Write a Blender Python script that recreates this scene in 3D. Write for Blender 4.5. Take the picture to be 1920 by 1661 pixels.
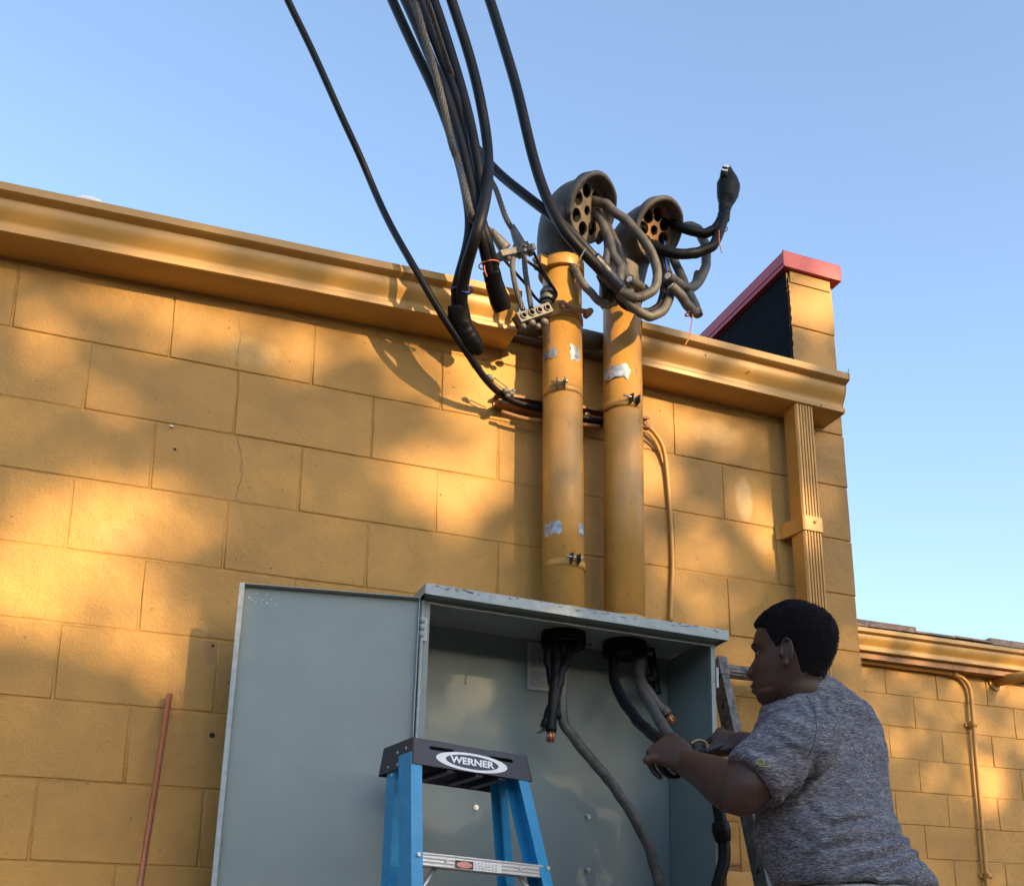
import bpy, bmesh, math, random
from mathutils import Vector, Matrix, noise
R = math.radians
random.seed(11)
for o in list(bpy.data.objects): bpy.data.objects.remove(o)
sc = bpy.context.scene
col = sc.collection

# ------------------------------------------------------------------ camera, sky, sun, exposure
Z0 = 3.5
CF = 2115.93241; CP = Vector((0.08416, -3.00225, -1.91649 + Z0)); CE = (1.83348, -0.00327, -0.37476)
cam = bpy.data.cameras.new('camera'); camo = bpy.data.objects.new('camera', cam); col.objects.link(camo)
camo.location = CP; camo.rotation_euler = CE
cam.sensor_fit = 'HORIZONTAL'; cam.sensor_width = 36; cam.lens = CF / 1920 * 36
cam.shift_y = 450 / 1920; cam.clip_start = 0.05; cam.clip_end = 3000
sc.camera = camo
sc.render.resolution_x = 1024; sc.render.resolution_y = 885
SUN = Vector((0.43, -1.0, 0.34)).normalized()          # towards the sun
elev = math.asin(SUN.z); azim = math.atan2(SUN.x, SUN.y)
w = bpy.data.worlds.new('World'); sc.world = w; w.use_nodes = True
nt = w.node_tree; bg = nt.nodes['Background']
sky = nt.nodes.new('ShaderNodeTexSky'); sky.sky_type = 'NISHITA'; sky.sun_disc = False
sky.sun_elevation = elev; sky.sun_rotation = azim; sky.altitude = 50; sky.air_density = 1.0; sky.dust_density = 1.5; sky.ozone_density = 1.3
nt.links.new(sky.outputs[0], bg.inputs[0]); bg.inputs[1].default_value = 0.15
sun = bpy.data.lights.new('sun', 'SUN'); suno = bpy.data.objects.new('sun', sun); col.objects.link(suno)
sun.energy = 3.9; sun.angle = R(0.53); sun.color = (1.0, 0.69, 0.34)
suno.rotation_euler = (-SUN).to_track_quat('-Z', 'Y').to_euler(); suno.location = SUN * 30
sc.view_settings.view_transform = 'Standard'; sc.view_settings.look = 'None'
sc.view_settings.gamma = 1; sc.view_settings.use_curve_mapping = False
sc.view_settings.exposure = 1.55

# ------------------------------------------------------------------ pixel -> place
CR = camo.rotation_euler.to_matrix()
def ray(px, py): return CR @ Vector(((px - 960) / CF, -(py - 830.5 - 450) / CF, -1))
def at(px, py, Y):
    d = ray(px, py); return CP + d * ((Y - CP.y) / d.y)
def onplane(px, py, p0, n):
    d = ray(px, py); return CP + d * ((p0 - CP).dot(n) / d.dot(n))

# ------------------------------------------------------------------ materials
MATS = {}
def mat(name, c, rough=0.6, metal=0.0, var=0.0, vscale=8.0, c2=None, bump=0.0, bscale=60.0, coat=0.0, spec=0.5, extra=None):
    m = bpy.data.materials.new(name); m.use_nodes = True
    t = m.node_tree; b = t.nodes['Principled BSDF']
    b.inputs['Base Color'].default_value = (*c, 1); b.inputs['Roughness'].default_value = rough
    b.inputs['Metallic'].default_value = metal; b.inputs['Coat Weight'].default_value = coat
    b.inputs['Specular IOR Level'].default_value = spec
    geo = t.nodes.new('ShaderNodeNewGeometry')
    if var or c2:
        n = t.nodes.new('ShaderNodeTexNoise'); n.inputs['Scale'].default_value = vscale; n.inputs['Detail'].default_value = 6
        n.inputs['Roughness'].default_value = 0.65
        t.links.new(geo.outputs['Position'], n.inputs['Vector'])
        r = t.nodes.new('ShaderNodeValToRGB'); t.links.new(n.outputs['Fac'], r.inputs[0])
        r.color_ramp.elements[0].position = 0.35; r.color_ramp.elements[1].position = 0.68
        a = c2 if c2 else tuple(max(0, x * (1 - var)) for x in c)
        r.color_ramp.elements[0].color = (*a, 1); r.color_ramp.elements[1].color = (*(tuple(min(1, x * (1 + var * .4)) for x in c)), 1)
        t.links.new(r.outputs[0], b.inputs['Base Color'])
    if bump:
        n2 = t.nodes.new('ShaderNodeTexNoise'); n2.inputs['Scale'].default_value = bscale; n2.inputs['Detail'].default_value = 5
        t.links.new(geo.outputs['Position'], n2.inputs['Vector'])
        bp = t.nodes.new('ShaderNodeBump'); bp.inputs['Strength'].default_value = 1.0; bp.inputs['Distance'].default_value = bump
        t.links.new(n2.outputs['Fac'], bp.inputs['Height']); t.links.new(bp.outputs[0], b.inputs['Normal'])
    MATS[name] = m
    if extra: extra(m, t, b, geo)
    return m

def paint_extra(stains):
    """painted masonry: mottling, pits, scuffs, pale touch-up patches that belong to the paint"""
    def f(m, t, b, geo):
        N = t.nodes.new; L = t.links.new
        base = b.inputs['Base Color'].links[0].from_socket
        # dark pits
        v = N('ShaderNodeTexNoise'); v.inputs['Scale'].default_value = 55; v.inputs['Detail'].default_value = 2
        mp = N('ShaderNodeMapping'); mp.inputs['Scale'].default_value = (1, 1, 1.6); L(geo.outputs['Position'], mp.inputs[0]); L(mp.outputs[0], v.inputs['Vector'])
        r = N('ShaderNodeValToRGB'); r.color_ramp.elements[0].position = .725; r.color_ramp.elements[1].position = .765
        L(v.outputs['Fac'], r.inputs[0])
        mx = N('ShaderNodeMix'); mx.data_type = 'RGBA'; mx.inputs['B'].default_value = (.16, .085, .022, 1)
        mm = N('ShaderNodeMath'); mm.operation = 'MULTIPLY'; mm.inputs[1].default_value = .7; L(r.outputs[0], mm.inputs[0]); L(mm.outputs[0], mx.inputs['Factor']); L(base, mx.inputs['A'])
        out = mx.outputs['Result']
        # broad grime
        g = N('ShaderNodeTexNoise'); g.inputs['Scale'].default_value = 1.9; g.inputs['Detail'].default_value = 7; g.inputs['Roughness'].default_value = .6; L(geo.outputs['Position'], g.inputs['Vector'])
        gr = N('ShaderNodeMapRange'); gr.inputs[1].default_value = .35; gr.inputs[2].default_value = .7; gr.inputs[3].default_value = .72; gr.inputs[4].default_value = 1.08; L(g.outputs['Fac'], gr.inputs[0])
        hs = N('ShaderNodeHueSaturation'); L(gr.outputs[0], hs.inputs['Value']); L(out, hs.inputs['Color']); out = hs.outputs[0]
        for (sc3, lo, hi, kk, cc) in (((38, 38, 9), .66, .78, .35, (.20, .11, .035)), ((9, 9, 60), .68, .80, .30, (.24, .13, .04)), ((5, 5, 3.2), .60, .75, .30, (.30, .17, .06))):
            mq = N('ShaderNodeMapping'); mq.inputs['Scale'].default_value = sc3; L(geo.outputs['Position'], mq.inputs[0])
            nq = N('ShaderNodeTexNoise'); nq.inputs['Scale'].default_value = 1; nq.inputs['Detail'].default_value = 6; nq.inputs['Roughness'].default_value = .7; nq.inputs['Distortion'].default_value = .8; L(mq.outputs[0], nq.inputs['Vector'])
            rq = N('ShaderNodeMapRange'); rq.inputs[1].default_value = lo; rq.inputs[2].default_value = hi; rq.inputs[3].default_value = 0; rq.inputs[4].default_value = kk; L(nq.outputs['Fac'], rq.inputs[0])
            mz = N('ShaderNodeMix'); mz.data_type = 'RGBA'; L(rq.outputs[0], mz.inputs['Factor']); L(out, mz.inputs['A']); mz.inputs['B'].default_value = (*cc, 1); out = mz.outputs['Result']
        for (cx, cz, rx, rz, colr, k) in stains:
            sp = N('ShaderNodeSeparateXYZ'); L(geo.outputs['Position'], sp.inputs[0])
            def sq(s, c0, rr):
                a = N('ShaderNodeMath'); a.operation = 'SUBTRACT'; L(s, a.inputs[0]); a.inputs[1].default_value = c0
                d = N('ShaderNodeMath'); d.operation = 'DIVIDE'; L(a.outputs[0], d.inputs[0]); d.inputs[1].default_value = rr
                e = N('ShaderNodeMath'); e.operation = 'MULTIPLY'; L(d.outputs[0], e.inputs[0]); L(d.outputs[0], e.inputs[1]); return e.outputs[0]
            ad = N('ShaderNodeMath'); ad.operation = 'ADD'; L(sq(sp.outputs[0], cx, rx), ad.inputs[0]); L(sq(sp.outputs[2], cz, rz), ad.inputs[1])
            nz = N('ShaderNodeTexNoise'); nz.inputs['Scale'].default_value = 22; nz.inputs['Detail'].default_value = 4; L(geo.outputs['Position'], nz.inputs['Vector'])
            a2 = N('ShaderNodeMath'); a2.operation = 'MULTIPLY_ADD'; L(nz.outputs['Fac'], a2.inputs[0]); a2.inputs[1].default_value = 1.6; L(ad.outputs[0], a2.inputs[2])
            mr = N('ShaderNodeMapRange'); mr.interpolation_type = 'SMOOTHSTEP'; mr.inputs[1].default_value = 1.1; mr.inputs[2].default_value = 2.2; mr.inputs[3].default_value = k; mr.inputs[4].default_value = 0
            L(a2.outputs[0], mr.inputs[0])
            m2 = N('ShaderNodeMix'); m2.data_type = 'RGBA'; L(mr.outputs[0], m2.inputs['Factor']); L(out, m2.inputs['A']); m2.inputs['B'].default_value = (*colr, 1); out = m2.outputs['Result']
        L(out, b.inputs['Base Color'])
        # relief: paint over rough block + pits
        n1 = N('ShaderNodeTexNoise'); n1.inputs['Scale'].default_value = 160; n1.inputs['Detail'].default_value = 4; L(geo.outputs['Position'], n1.inputs['Vector'])
        n0 = N('ShaderNodeTexNoise'); n0.inputs['Scale'].default_value = 26; n0.inputs['Detail'].default_value = 5; L(geo.outputs['Position'], n0.inputs['Vector'])
        s1 = N('ShaderNodeMath'); s1.operation = 'MULTIPLY_ADD'; L(n0.outputs['Fac'], s1.inputs[0]); s1.inputs[1].default_value = 2.2; L(n1.outputs['Fac'], s1.inputs[2])
        s2 = N('ShaderNodeMath'); s2.operation = 'MULTIPLY_ADD'; L(r.outputs[0], s2.inputs[0]); s2.inputs[1].default_value = -1.6; L(s1.outputs[0], s2.inputs[2])
        bp = N('ShaderNodeBump'); bp.inputs['Distance'].default_value = .0020; bp.inputs['Strength'].default_value = 1; L(s2.outputs[0], bp.inputs['Height']); L(bp.outputs[0], b.inputs['Normal'])
    return f

ORANGE = (0.445, 0.238, 0.050)
def wz(px, py): p = at(px, py, 0); return p.x, p.z
st = []
for px, py, rx, rz, c, k in [(1395, 935, .035, .075, (.58, .44, .24), .5), (1340, 810, .10, .05, (.58, .40, .18), .4), (1430, 1020, .04, .04, (.60, .42, .20), .3),
                             (222, 1005, .07, .05, (.50, .32, .12), .3), (395, 1215, .02, .05, (.2, .1, .04), .6), (470, 660, .08, .05, (.55, .36, .14), .4)]:
    x, z = wz(px, py); st.append((x, z, rx, rz, c, k))
M_wall = mat('painted_block', ORANGE, .62, var=.10, vscale=5, extra=paint_extra(st))
M_mortar = mat('painted_mortar', (.40, .212, .046), .7, var=.2, vscale=30, bump=.002, bscale=70)
M_gut = mat('painted_gutter', (.435, .232, .051), .42, var=.10, vscale=3, bump=.0006, bscale=14)
M_pipe = mat('painted_conduit', (.46, .243, .052), .45, var=.16, vscale=10, c2=(.42, .22, .05), bump=.0008, bscale=40)
def scuffs(m, t, b, geo):
    N = t.nodes.new; L = t.links.new
    base = b.inputs['Base Color'].links[0].from_socket
    mp = N('ShaderNodeMapping'); mp.inputs['Scale'].default_value = (1, 1, .45); mp.inputs['Rotation'].default_value = (0, .4, 0); L(geo.outputs['Position'], mp.inputs[0])
    n = N('ShaderNodeTexNoise'); n.inputs['Scale'].default_value = 45; n.inputs['Detail'].default_value = 3; L(mp.outputs[0], n.inputs['Vector'])
    r = N('ShaderNodeValToRGB'); r.color_ramp.elements[0].position = .66; r.color_ramp.elements[1].position = .76; L(n.outputs['Fac'], r.inputs[0])
    mx = N('ShaderNodeMix'); mx.data_type = 'RGBA'; L(r.outputs[0], mx.inputs['Factor']); L(base, mx.inputs['A']); mx.inputs['B'].default_value = (.2, .12, .06, 1); L(mx.outputs['Result'], b.inputs['Base Color'])
M_mast = mat('painted_mast', (.475, .243, .052), .42, var=.15, vscale=9, bump=.0007, bscale=35, extra=scuffs)
M_trim = mat('painted_trim_brown', (.30, .14, .045), .6, var=.3, vscale=20, bump=.001)
M_black = mat('cable_jacket', (.006, .006, .008), .5, spec=.22, var=.3, vscale=60, bump=.0004, bscale=90)
M_dusty = mat('weathered_cable_jacket', (.085, .078, .07), .6, var=.45, vscale=35, bump=.0005, bscale=120)
M_tape = mat('electrical_tape', (.006, .006, .007), .45, spec=.15, bump=.0016, bscale=28)
M_btape = mat('navy_tape', (.006, .010, .028), .42, bump=.0016, bscale=40)
M_alu = mat('aluminium_strand', (.10, .092, .088), .6, metal=.3, var=.3, vscale=80)
M_zinc = mat('galvanised_casting', (.13, .13, .128), .6, metal=.25, var=.4, vscale=45, bump=.0008, bscale=120)
M_steel = mat('bright_steel', (.55, .55, .56), .3, metal=1, var=.2, vscale=50)
M_dsteel = mat('dark_steel', (.06, .055, .05), .5, metal=.6, var=.3, vscale=40)
M_head = mat('weathered_grey_metal', (.085, .076, .070), .62, metal=.0, var=.5, vscale=14, c2=(.042, .038, .036), bump=.001, bscale=60)
M_plate1 = mat('weathered_insulator', (.17, .135, .10), .6, var=.4, vscale=25, c2=(.08, .065, .05))
M_plate2 = mat('orange_dusted_insulator', (.28, .13, .05), .6, var=.5, vscale=18, c2=(.10, .07, .05))
M_dark = mat('hole_shade_black', (.006, .006, .006), .8)  # black that stands in for the shade inside holes and hollows
M_red = mat('red_coping', (.40, .028, .042), .4, var=.08, vscale=5)
M_tar = mat('black_roof_coating', (.004, .004, .007), .85, spec=.1, var=.3, vscale=20, bump=.003, bscale=60)
M_memb = mat('grey_membrane', (.16, .15, .13), .6, var=.35, vscale=12, bump=.002, bscale=20)
M_cab = mat('grey_cabinet_paint', (.175, .226, .232), .42, var=.14, vscale=2.5, bump=.0018, bscale=5.5, coat=.05)
M_cabe = mat('grey_cabinet_edge', (.30, .36, .385), .38, var=.2, vscale=40)
M_rust = mat('worn_edge', (.10, .08, .06), .6, var=.5, vscale=90)
M_paper = mat('paper_label', (.42, .44, .46), .5)
M_ink = mat('printed_ink', (.05, .05, .06), .5)
M_copper = mat('bare_copper', (.55, .24, .13), .38, metal=.85, var=.3, vscale=60)
M_rod = mat('copper_clad_rod', (.66, .34, .24), .30, metal=.85, var=.12, vscale=18)
M_blue = mat('blue_fibreglass', (.026, .285, .57), .36, var=.16, vscale=22, bump=.0003, bscale=200)
M_cap = mat('black_moulded_plastic', (.022, .026, .042), .42, bump=.0002, bscale=300)
M_white = mat('white_print', (.78, .80, .82), .5)
M_navy = mat('navy_print', (.03, .04, .07), .45)
M_alum = mat('brushed_aluminium', (.56, .58, .60), .38, metal=.55, var=.08, vscale=40)
M_oldal = mat('dirty_aluminium', (.17, .16, .15), .55, metal=.5, var=.6, vscale=45, c2=(.05, .045, .042), bump=.0008, bscale=90)
M_pink = mat('faded_warning_print', (.68, .30, .22), .5)
M_skin = mat('skin', (.054, .027, .020), .50, spec=.4, var=.22, vscale=18, bump=.0006, bscale=160)
M_skin.node_tree.nodes['Principled BSDF'].inputs['Subsurface Weight'].default_value = .03
M_skin.node_tree.nodes['Principled BSDF'].inputs['Subsurface Radius'].default_value = (.01, .004, .002)
M_hair = mat('black_hair', (.006, .005, .007), .9, spec=.15, var=.4, vscale=300, bump=.003, bscale=320)
M_eye = mat('eye_white', (.06, .045, .04), .3)
M_brow = mat('eyebrow_hair', (.012, .008, .008), .8)
M_trouser = mat('pale_denim', (.52, .56, .62), .8, var=.1, vscale=60, bump=.001, bscale=300)
M_otie = mat('orange_twine', (.75, .18, .06), .5)
M_btie = mat('blue_tie', (.02, .06, .45), .4)
M_silver = mat('worn_silver_tape', (.36, .42, .50), .38, metal=.3, var=.6, vscale=45, c2=(.16, .17, .18), bump=.001, bscale=120)
M_brass = mat('worn_brass', (.45, .33, .16), .35, metal=.9)
M_shing = mat('brown_shingle', (.13, .065, .045), .8, var=.5, vscale=25, c2=(.30, .24, .20), bump=.003)
M_bark = mat('bark', (.09, .06, .04), .9, var=.3, bump=.01, bscale=15)
M_leaf = mat('leaf', (.045, .09, .02), .6, var=.4, vscale=3)
M_asph = mat('asphalt', (.055, .050, .045), .9, var=.25, vscale=3, bump=.004, bscale=80)
M_conc = mat('concrete', (.16, .14, .12), .85, var=.15, vscale=4, bump=.002, bscale=50)
M_lime = mat('lime_print', (.45, .48, .12), .5)

def heather(m, t, b, geo):
    N = t.nodes.new; L = t.links.new
    tc = N('ShaderNodeTexCoord')
    def str_(sx, sz, det):
        mp = N('ShaderNodeMapping'); mp.inputs['Scale'].default_value = (sx, sx, sz); L(tc.outputs['Object'], mp.inputs[0])
        # slight waviness
        n = N('ShaderNodeTexNoise'); n.inputs['Scale'].default_value = 1; n.inputs['Detail'].default_value = det; n.inputs['Distortion'].default_value = .5; L(mp.outputs[0], n.inputs['Vector']); return n
    a = str_(90, 680, 4); c = str_(20, 110, 3)
    r = N('ShaderNodeValToRGB'); e = r.color_ramp.elements; e[0].position = .36; e[1].position = .66
    e[0].color = (.050, .051, .070, 1); e[1].color = (.27, .27, .29, 1)
    k = r.color_ramp.elements.new(.5); k.color = (.105, .106, .135, 1)
    ml = N('ShaderNodeMath'); ml.operation = 'MULTIPLY_ADD'; L(c.outputs['Fac'], ml.inputs[0]); ml.inputs[1].default_value = .28; 
    sb = N('ShaderNodeMath'); sb.operation = 'SUBTRACT'; L(a.outputs['Fac'], sb.inputs[0]); sb.inputs[1].default_value = .14; L(sb.outputs[0], ml.inputs[2])
    L(ml.outputs[0], r.inputs[0]); L(r.outputs[0], b.inputs['Base Color'])
    bp = N('ShaderNodeBump'); bp.inputs['Distance'].default_value = .0008; L(a.outputs['Fac'], bp.inputs['Height']); L(bp.outputs[0], b.inputs['Normal'])
M_shirt = mat('heather_jersey', (.2, .2, .25), .85, extra=heather, spec=.2)

# ------------------------------------------------------------------ mesh helpers
class MB:
    def __init__(s): s.v = []; s.f = []; s.sm = []
    def add(s, vs, fs, smooth=False, M=None):
        k = len(s.v)
        s.v += [tuple(M @ Vector(v)) if M else tuple(v) for v in vs]
        s.f += [tuple(i + k for i in f) for f in fs]; s.sm += [smooth] * len(fs); return s
    def box(s, lo, hi, M=None):
        (a, b, c), (d, e, f) = lo, hi
        vs = [(a, b, c), (d, b, c), (d, e, c), (a, e, c), (a, b, f), (d, b, f), (d, e, f), (a, e, f)]
        return s.add(vs, [(0, 3, 2, 1), (4, 5, 6, 7), (0, 1, 5, 4), (1, 2, 6, 5), (2, 3, 7, 6), (3, 0, 4, 7)], False, M)
    def loft(s, rings, caps=(True, True), smooth=True, closed=True):
        n = len(rings[0]); vs = [v for r in rings for v in r]; fs = []
        for i in range(len(rings) - 1):
            for j in range(n if closed else n - 1):
                a = i * n + j; b = i * n + (j + 1) % n
                fs.append((a, b, b + n, a + n))
        s.add(vs, fs, smooth)
        k = len(s.v) - len(vs)
        if caps[0]: s.f.append(tuple(k + j for j in reversed(range(n)))); s.sm.append(False)
        if caps[1]: s.f.append(tuple(k + (len(rings) - 1) * n + j for j in range(n))); s.sm.append(False)
        return s
    def tube(s, pts, r, n=12, caps=(True, True), flat=1.0, smooth=True):
        pts = [Vector(p) for p in pts]; N = len(pts)
        if not hasattr(r, '__len__'): r = [r] * N
        up = None; rings = []
        for i, p in enumerate(pts):
            t = (pts[min(i + 1, N - 1)] - pts[max(i - 1, 0)]).normalized()
            if up is None:
                up = Vector((0, 0, 1)) if abs(t.z) < .9 else Vector((0, 1, 0))
            up = (up - t * up.dot(t)).normalized(); sd = t.cross(up)
            rings.append([p + (up * math.cos(2 * math.pi * j / n) * flat + sd * math.sin(2 * math.pi * j / n)) * r[i] for j in range(n)])
        return s.loft(rings, caps, smooth)
    def cyl(s, a, b, r, n=16, r2=None): return s.tube([a, b], [r, r if r2 is None else r2], n)
    def ball(s, c, r, n=12, sc_=(1, 1, 1)):
        c = Vector(c); rings = []
        for i in range(1, n):
            a = math.pi * i / n
            rings.append([c + Vector((math.sin(a) * math.cos(2 * math.pi * j / (2 * n)) * sc_[0], math.sin(a) * math.sin(2 * math.pi * j / (2 * n)) * sc_[1], -math.cos(a) * sc_[2])) * r for j in range(2 * n)])
        k = len(s.v); s.loft(rings, (False, False)); m = 2 * n
        bi = len(s.v); s.v.append(tuple(c - Vector((0, 0, r * sc_[2])))); ti = len(s.v); s.v.append(tuple(c + Vector((0, 0, r * sc_[2]))))
        last = k + (n - 2) * m
        for j in range(m):
            s.f.append((bi, k + (j + 1) % m, k + j)); s.sm.append(True)
            s.f.append((ti, last + j, last + (j + 1) % m)); s.sm.append(True)
        return s
    def capsule(s, a, b, ra, rb, n=14):
        a = Vector(a); b = Vector(b); t = (b - a).normalized(); pts = []; rs = []
        for k in range(5):
            q = math.pi / 2 * (k + .25) / 5.25; pts.append(a - t * ra * math.cos(q)); rs.append(ra * math.sin(q))
        pts.append(a); rs.append(ra); pts.append(b); rs.append(rb)
        for k in range(5):
            q = math.pi / 2 * (k + 1) / 5.25; pts.append(b + t * rb * math.sin(q)); rs.append(rb * math.cos(q))
        return s.tube(pts, rs, n)
    def prism(s, prof, x0, x1, dz0=0, dz1=0, closed=True):
        """profile [(y,z)] extruded along X"""
        r0 = [(x0, y, z + dz0) for y, z in prof]; r1 = [(x1, y, z + dz1) for y, z in prof]
        return s.loft([r0, r1], (closed, closed), False, closed)
    def build(s, name, m, parent=None, bevel=0, subs=0):
        me = bpy.data.meshes.new(name); me.from_pydata(s.v, [], s.f); me.update()
        me.polygons.foreach_set('use_smooth', s.sm); me.materials.append(m)
        bm = bmesh.new(); bm.from_mesh(me); bmesh.ops.recalc_face_normals(bm, faces=bm.faces)
        if bevel: bmesh.ops.bevel(bm, geom=[e for e in bm.edges if len(e.link_faces) == 2 and e.calc_face_angle(0) > .6], offset=bevel, segments=2, affect='EDGES', profile=.6, clamp_overlap=True)
        bm.to_mesh(me); bm.free()
        return link(name, me, parent)
def link(name, me, parent=None, loc=None):
    o = bpy.data.objects.new(name, me); col.objects.link(o)
    if loc is not None: o.location = loc
    if parent:
        o.parent = parent
        r = parent
        off = Vector((0, 0, 0))
        while r: off += r.location if not r.get('_w') else Vector((0, 0, 0)); r = r.parent
        if parent.type == 'EMPTY': o.matrix_parent_inverse = Matrix.Translation(-parent.location)
        else: o.matrix_parent_inverse = Matrix.Identity(4) if parent.location.length == 0 else Matrix.Translation(-parent.location)
    return o
def thing(name, label, cat, loc=(0, 0, 0), group=None):
    o = bpy.data.objects.new(name, None); col.objects.link(o); o.location = loc; o.empty_display_size = .1
    return tag(o, label, cat, group)
def tag(o, label, cat, group=None):
    o['label'] = label; o['category'] = cat
    if group: o['group'] = group
    return o
def struct(o): o['kind'] = 'structure'; return o
def spline(P, k=8):
    P = [Vector(p) for p in P]; Q = [P[0] * 2 - P[1]] + P + [P[-1] * 2 - P[-2]]; out = []
    for i in range(1, len(Q) - 2):
        a, b, c, d = Q[i - 1:i + 3]
        for j in range(k):
            t = j / k
            out.append(.5 * ((2 * b) + (c - a) * t + (2 * a - 5 * b + 4 * c - d) * t * t + (3 * b - a - 3 * c + d) * t ** 3))
    out.append(P[-1]); return out
def px3(L): return [at(*p) for p in L]
def atdist(px, py, D):
    return CP + ray(px, py).normalized() * D
POLE = Vector((-5.0, -3.0, 11.0))
def drop(L, off=0.0):
    '''service drop: the spans overhead keep 4 m or so from the viewer instead of running off over the roof'''
    out = []
    dref = [(at(*p) - CP).length for p in L if p[1] >= 300][0]
    for p in L:
        if p[1] >= 300: out.append(at(*p)); continue
        t = (300 - p[1]) / 300; out.append(atdist(p[0], p[1], dref + (4.15 + off - dref) * t))
    if L[0][1] >= 0: return out
    d = (out[0] - out[1]).normalized()                      # on out of the picture, to the pole beyond the yard
    far = POLE + Vector((off * 3, off, off)); mid = out[0] + d * .9
    ex_ = [far] + [far * ((1 - t) ** 2) + (mid + d * 1.6) * (2 * t * (1 - t)) + mid * (t * t) for t in (.12, .25, .38, .5, .62, .74, .86)] + [mid]
    return ex_ + out
def plate(outer, holes, M, th):
    """flat plate with real holes; outer/holes are lists of (x,y) in plane, M maps (x,y,z) to the world"""
    bm = bmesh.new(); es = []
    for lp in [outer] + holes:
        vs = [bm.verts.new((x, y, 0)) for x, y in lp]
        es += [bm.edges.new((vs[i], vs[(i + 1) % len(vs)])) for i in range(len(vs))]
    bmesh.ops.triangle_fill(bm, use_beauty=True, use_dissolve=False, edges=es, normal=(0, 0, 1))
    r = bmesh.ops.extrude_face_region(bm, geom=bm.faces[:])
    for v in [g for g in r['geom'] if isinstance(g, bmesh.types.BMVert)]: v.co.z -= th
    bm.verts.index_update()
    mb = MB(); mb.add([v.co[:] for v in bm.verts], [[v.index for v in f.verts] for f in bm.faces], False, M); bm.free(); return mb
def circ(cx, cy, rx, ry, n=16, a0=0): return [(cx + rx * math.cos(a0 + 2 * math.pi * i / n), cy + ry * math.sin(a0 + 2 * math.pi * i / n)) for i in range(n)]
def frame(o, ex, ey, ez): 
    M = Matrix.Identity(4)
    for i, a in enumerate((ex, ey, ez)):
        for k in range(3): M[k][i] = a[k]
    for k in range(3): M[k][3] = o[k]
    return M

# ------------------------------------------------------------------ ground
g = MB(); g.add([(-400, -400, 0), (400, -400, 0), (400, 400, 0), (-400, 400, 0)], [(0, 1, 2, 3)]); struct(g.build('ground', M_asph))
g = MB(); g.box((-8, -1.3, 0.001), (9, 0.0, .11)); struct(g.build('pavement', M_conc, bevel=.01))

# ------------------------------------------------------------------ block walls
BH = .2032; BL = .4064
bcache = {}
def block_mesh(L, H, v, jt=.0052):
    k = (round(L, 3), round(H, 3), v)
    if k in bcache: return bcache[k]
    rnd = random.Random(v * 7 + int(L * 1000))
    hx, hz = (L - jt) / 2, (H - jt) / 2; b = .0036
    def ring(ix, iz, y, jit):
        pts = []
        for (sx, sz) in ((-1, -1), (0, -1), (1, -1), (1, 0), (1, 1), (0, 1), (-1, 1), (-1, 0)):
            pts.append((sx * (hx - ix) + rnd.uniform(-jit, jit) * 1.6, y + rnd.uniform(-jit, jit) * .5, sz * (hz - iz) + rnd.uniform(-jit, jit)))
        return pts
    mb = MB(); rings = [ring(0, 0, .03, 0), ring(0, 0, b * .7, .0009), ring(b * .35, b * .35, b * .2, .0009), ring(b, b, 0, .0010)]
    mb.loft(rings, (False, True), True)
    me = bpy.data.meshes.new('block'); me.from_pydata(mb.v, [], mb.f); me.update(); me.polygons.foreach_set('use_smooth', mb.sm[:-1] + [False]); me.materials.append(M_wall)
    bm = bmesh.new(); bm.from_mesh(me); bmesh.ops.recalc_face_normals(bm, faces=bm.faces); bm.to_mesh(me); bm.free()
    bcache[k] = me; return me
def put_block(parent, xa, xb, za, zb, Y, jit=.0012):
    me = block_mesh(xb - xa, zb - za, random.randint(0, 3))
    o = link('block', me, parent); o.location = ((xa + xb) / 2, Y + random.uniform(-jit, jit), (za + zb) / 2)
    o.rotation_euler = (random.uniform(-.002, .002), 0, random.uniform(-.0022, .0022)); return o
main = thing('block_wall', 'long mustard painted concrete block wall carrying the conduits and grey cabinet', 'wall', (0, 0, 0))
mb = MB(); mb.box((-4.5, .0027, 0), (2.332, 6, 3.59)); mb.build('wall_core', M_mortar, main)
XE = 2.338
for k in range(-1, 18):
    zt = Z0 - k * BH if k >= 0 else 3.585; zb_ = Z0 - (k + 1) * BH
    if zb_ < 0: zb_ = 0
    if zt - zb_ < .02: continue
    odd = (k % 2 == 0)
    off = BH if odd else 0
    x = -1.6256 + off - BL * 0
    j0 = x + random.uniform(-.004, .004)
    while j0 < XE - .03:
        j1 = j0 + BL
        n = j1 + random.uniform(-.007, .007)
        if n > XE - .09: n = XE
        put_block(main, j0, n, zb_, zt, 0); j0 = n
# vertical shrinkage crack running down through three courses
cr = MB()
for seg in ([(445, 590), (452, 625), (446, 660), (441, 693)], [(443, 815), (452, 850), (455, 890), (446, 918), (441, 940)], [(1497, 1, 0)][:0]):
    if len(seg) < 2: continue
    pts = []
    for a, b in zip(seg[:-1], seg[1:]):
        for j in range(5):
            t = j / 5; p = at(a[0] + (b[0] - a[0]) * t + random.uniform(-1.6, 1.6), a[1] + (b[1] - a[1]) * t, -.0012); pts.append(p)
    for i in range(len(pts) - 1):
        a, b = pts[i], pts[i + 1]; wd = random.uniform(.0007, .0017)
        cr.add([(a.x - wd, a.y, a.z), (a.x + wd, a.y, a.z), (b.x + wd, b.y, b.z), (b.x - wd, b.y, b.z)], [(0, 1, 2, 3)])
cr.build('crack', M_trim, main)
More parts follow.
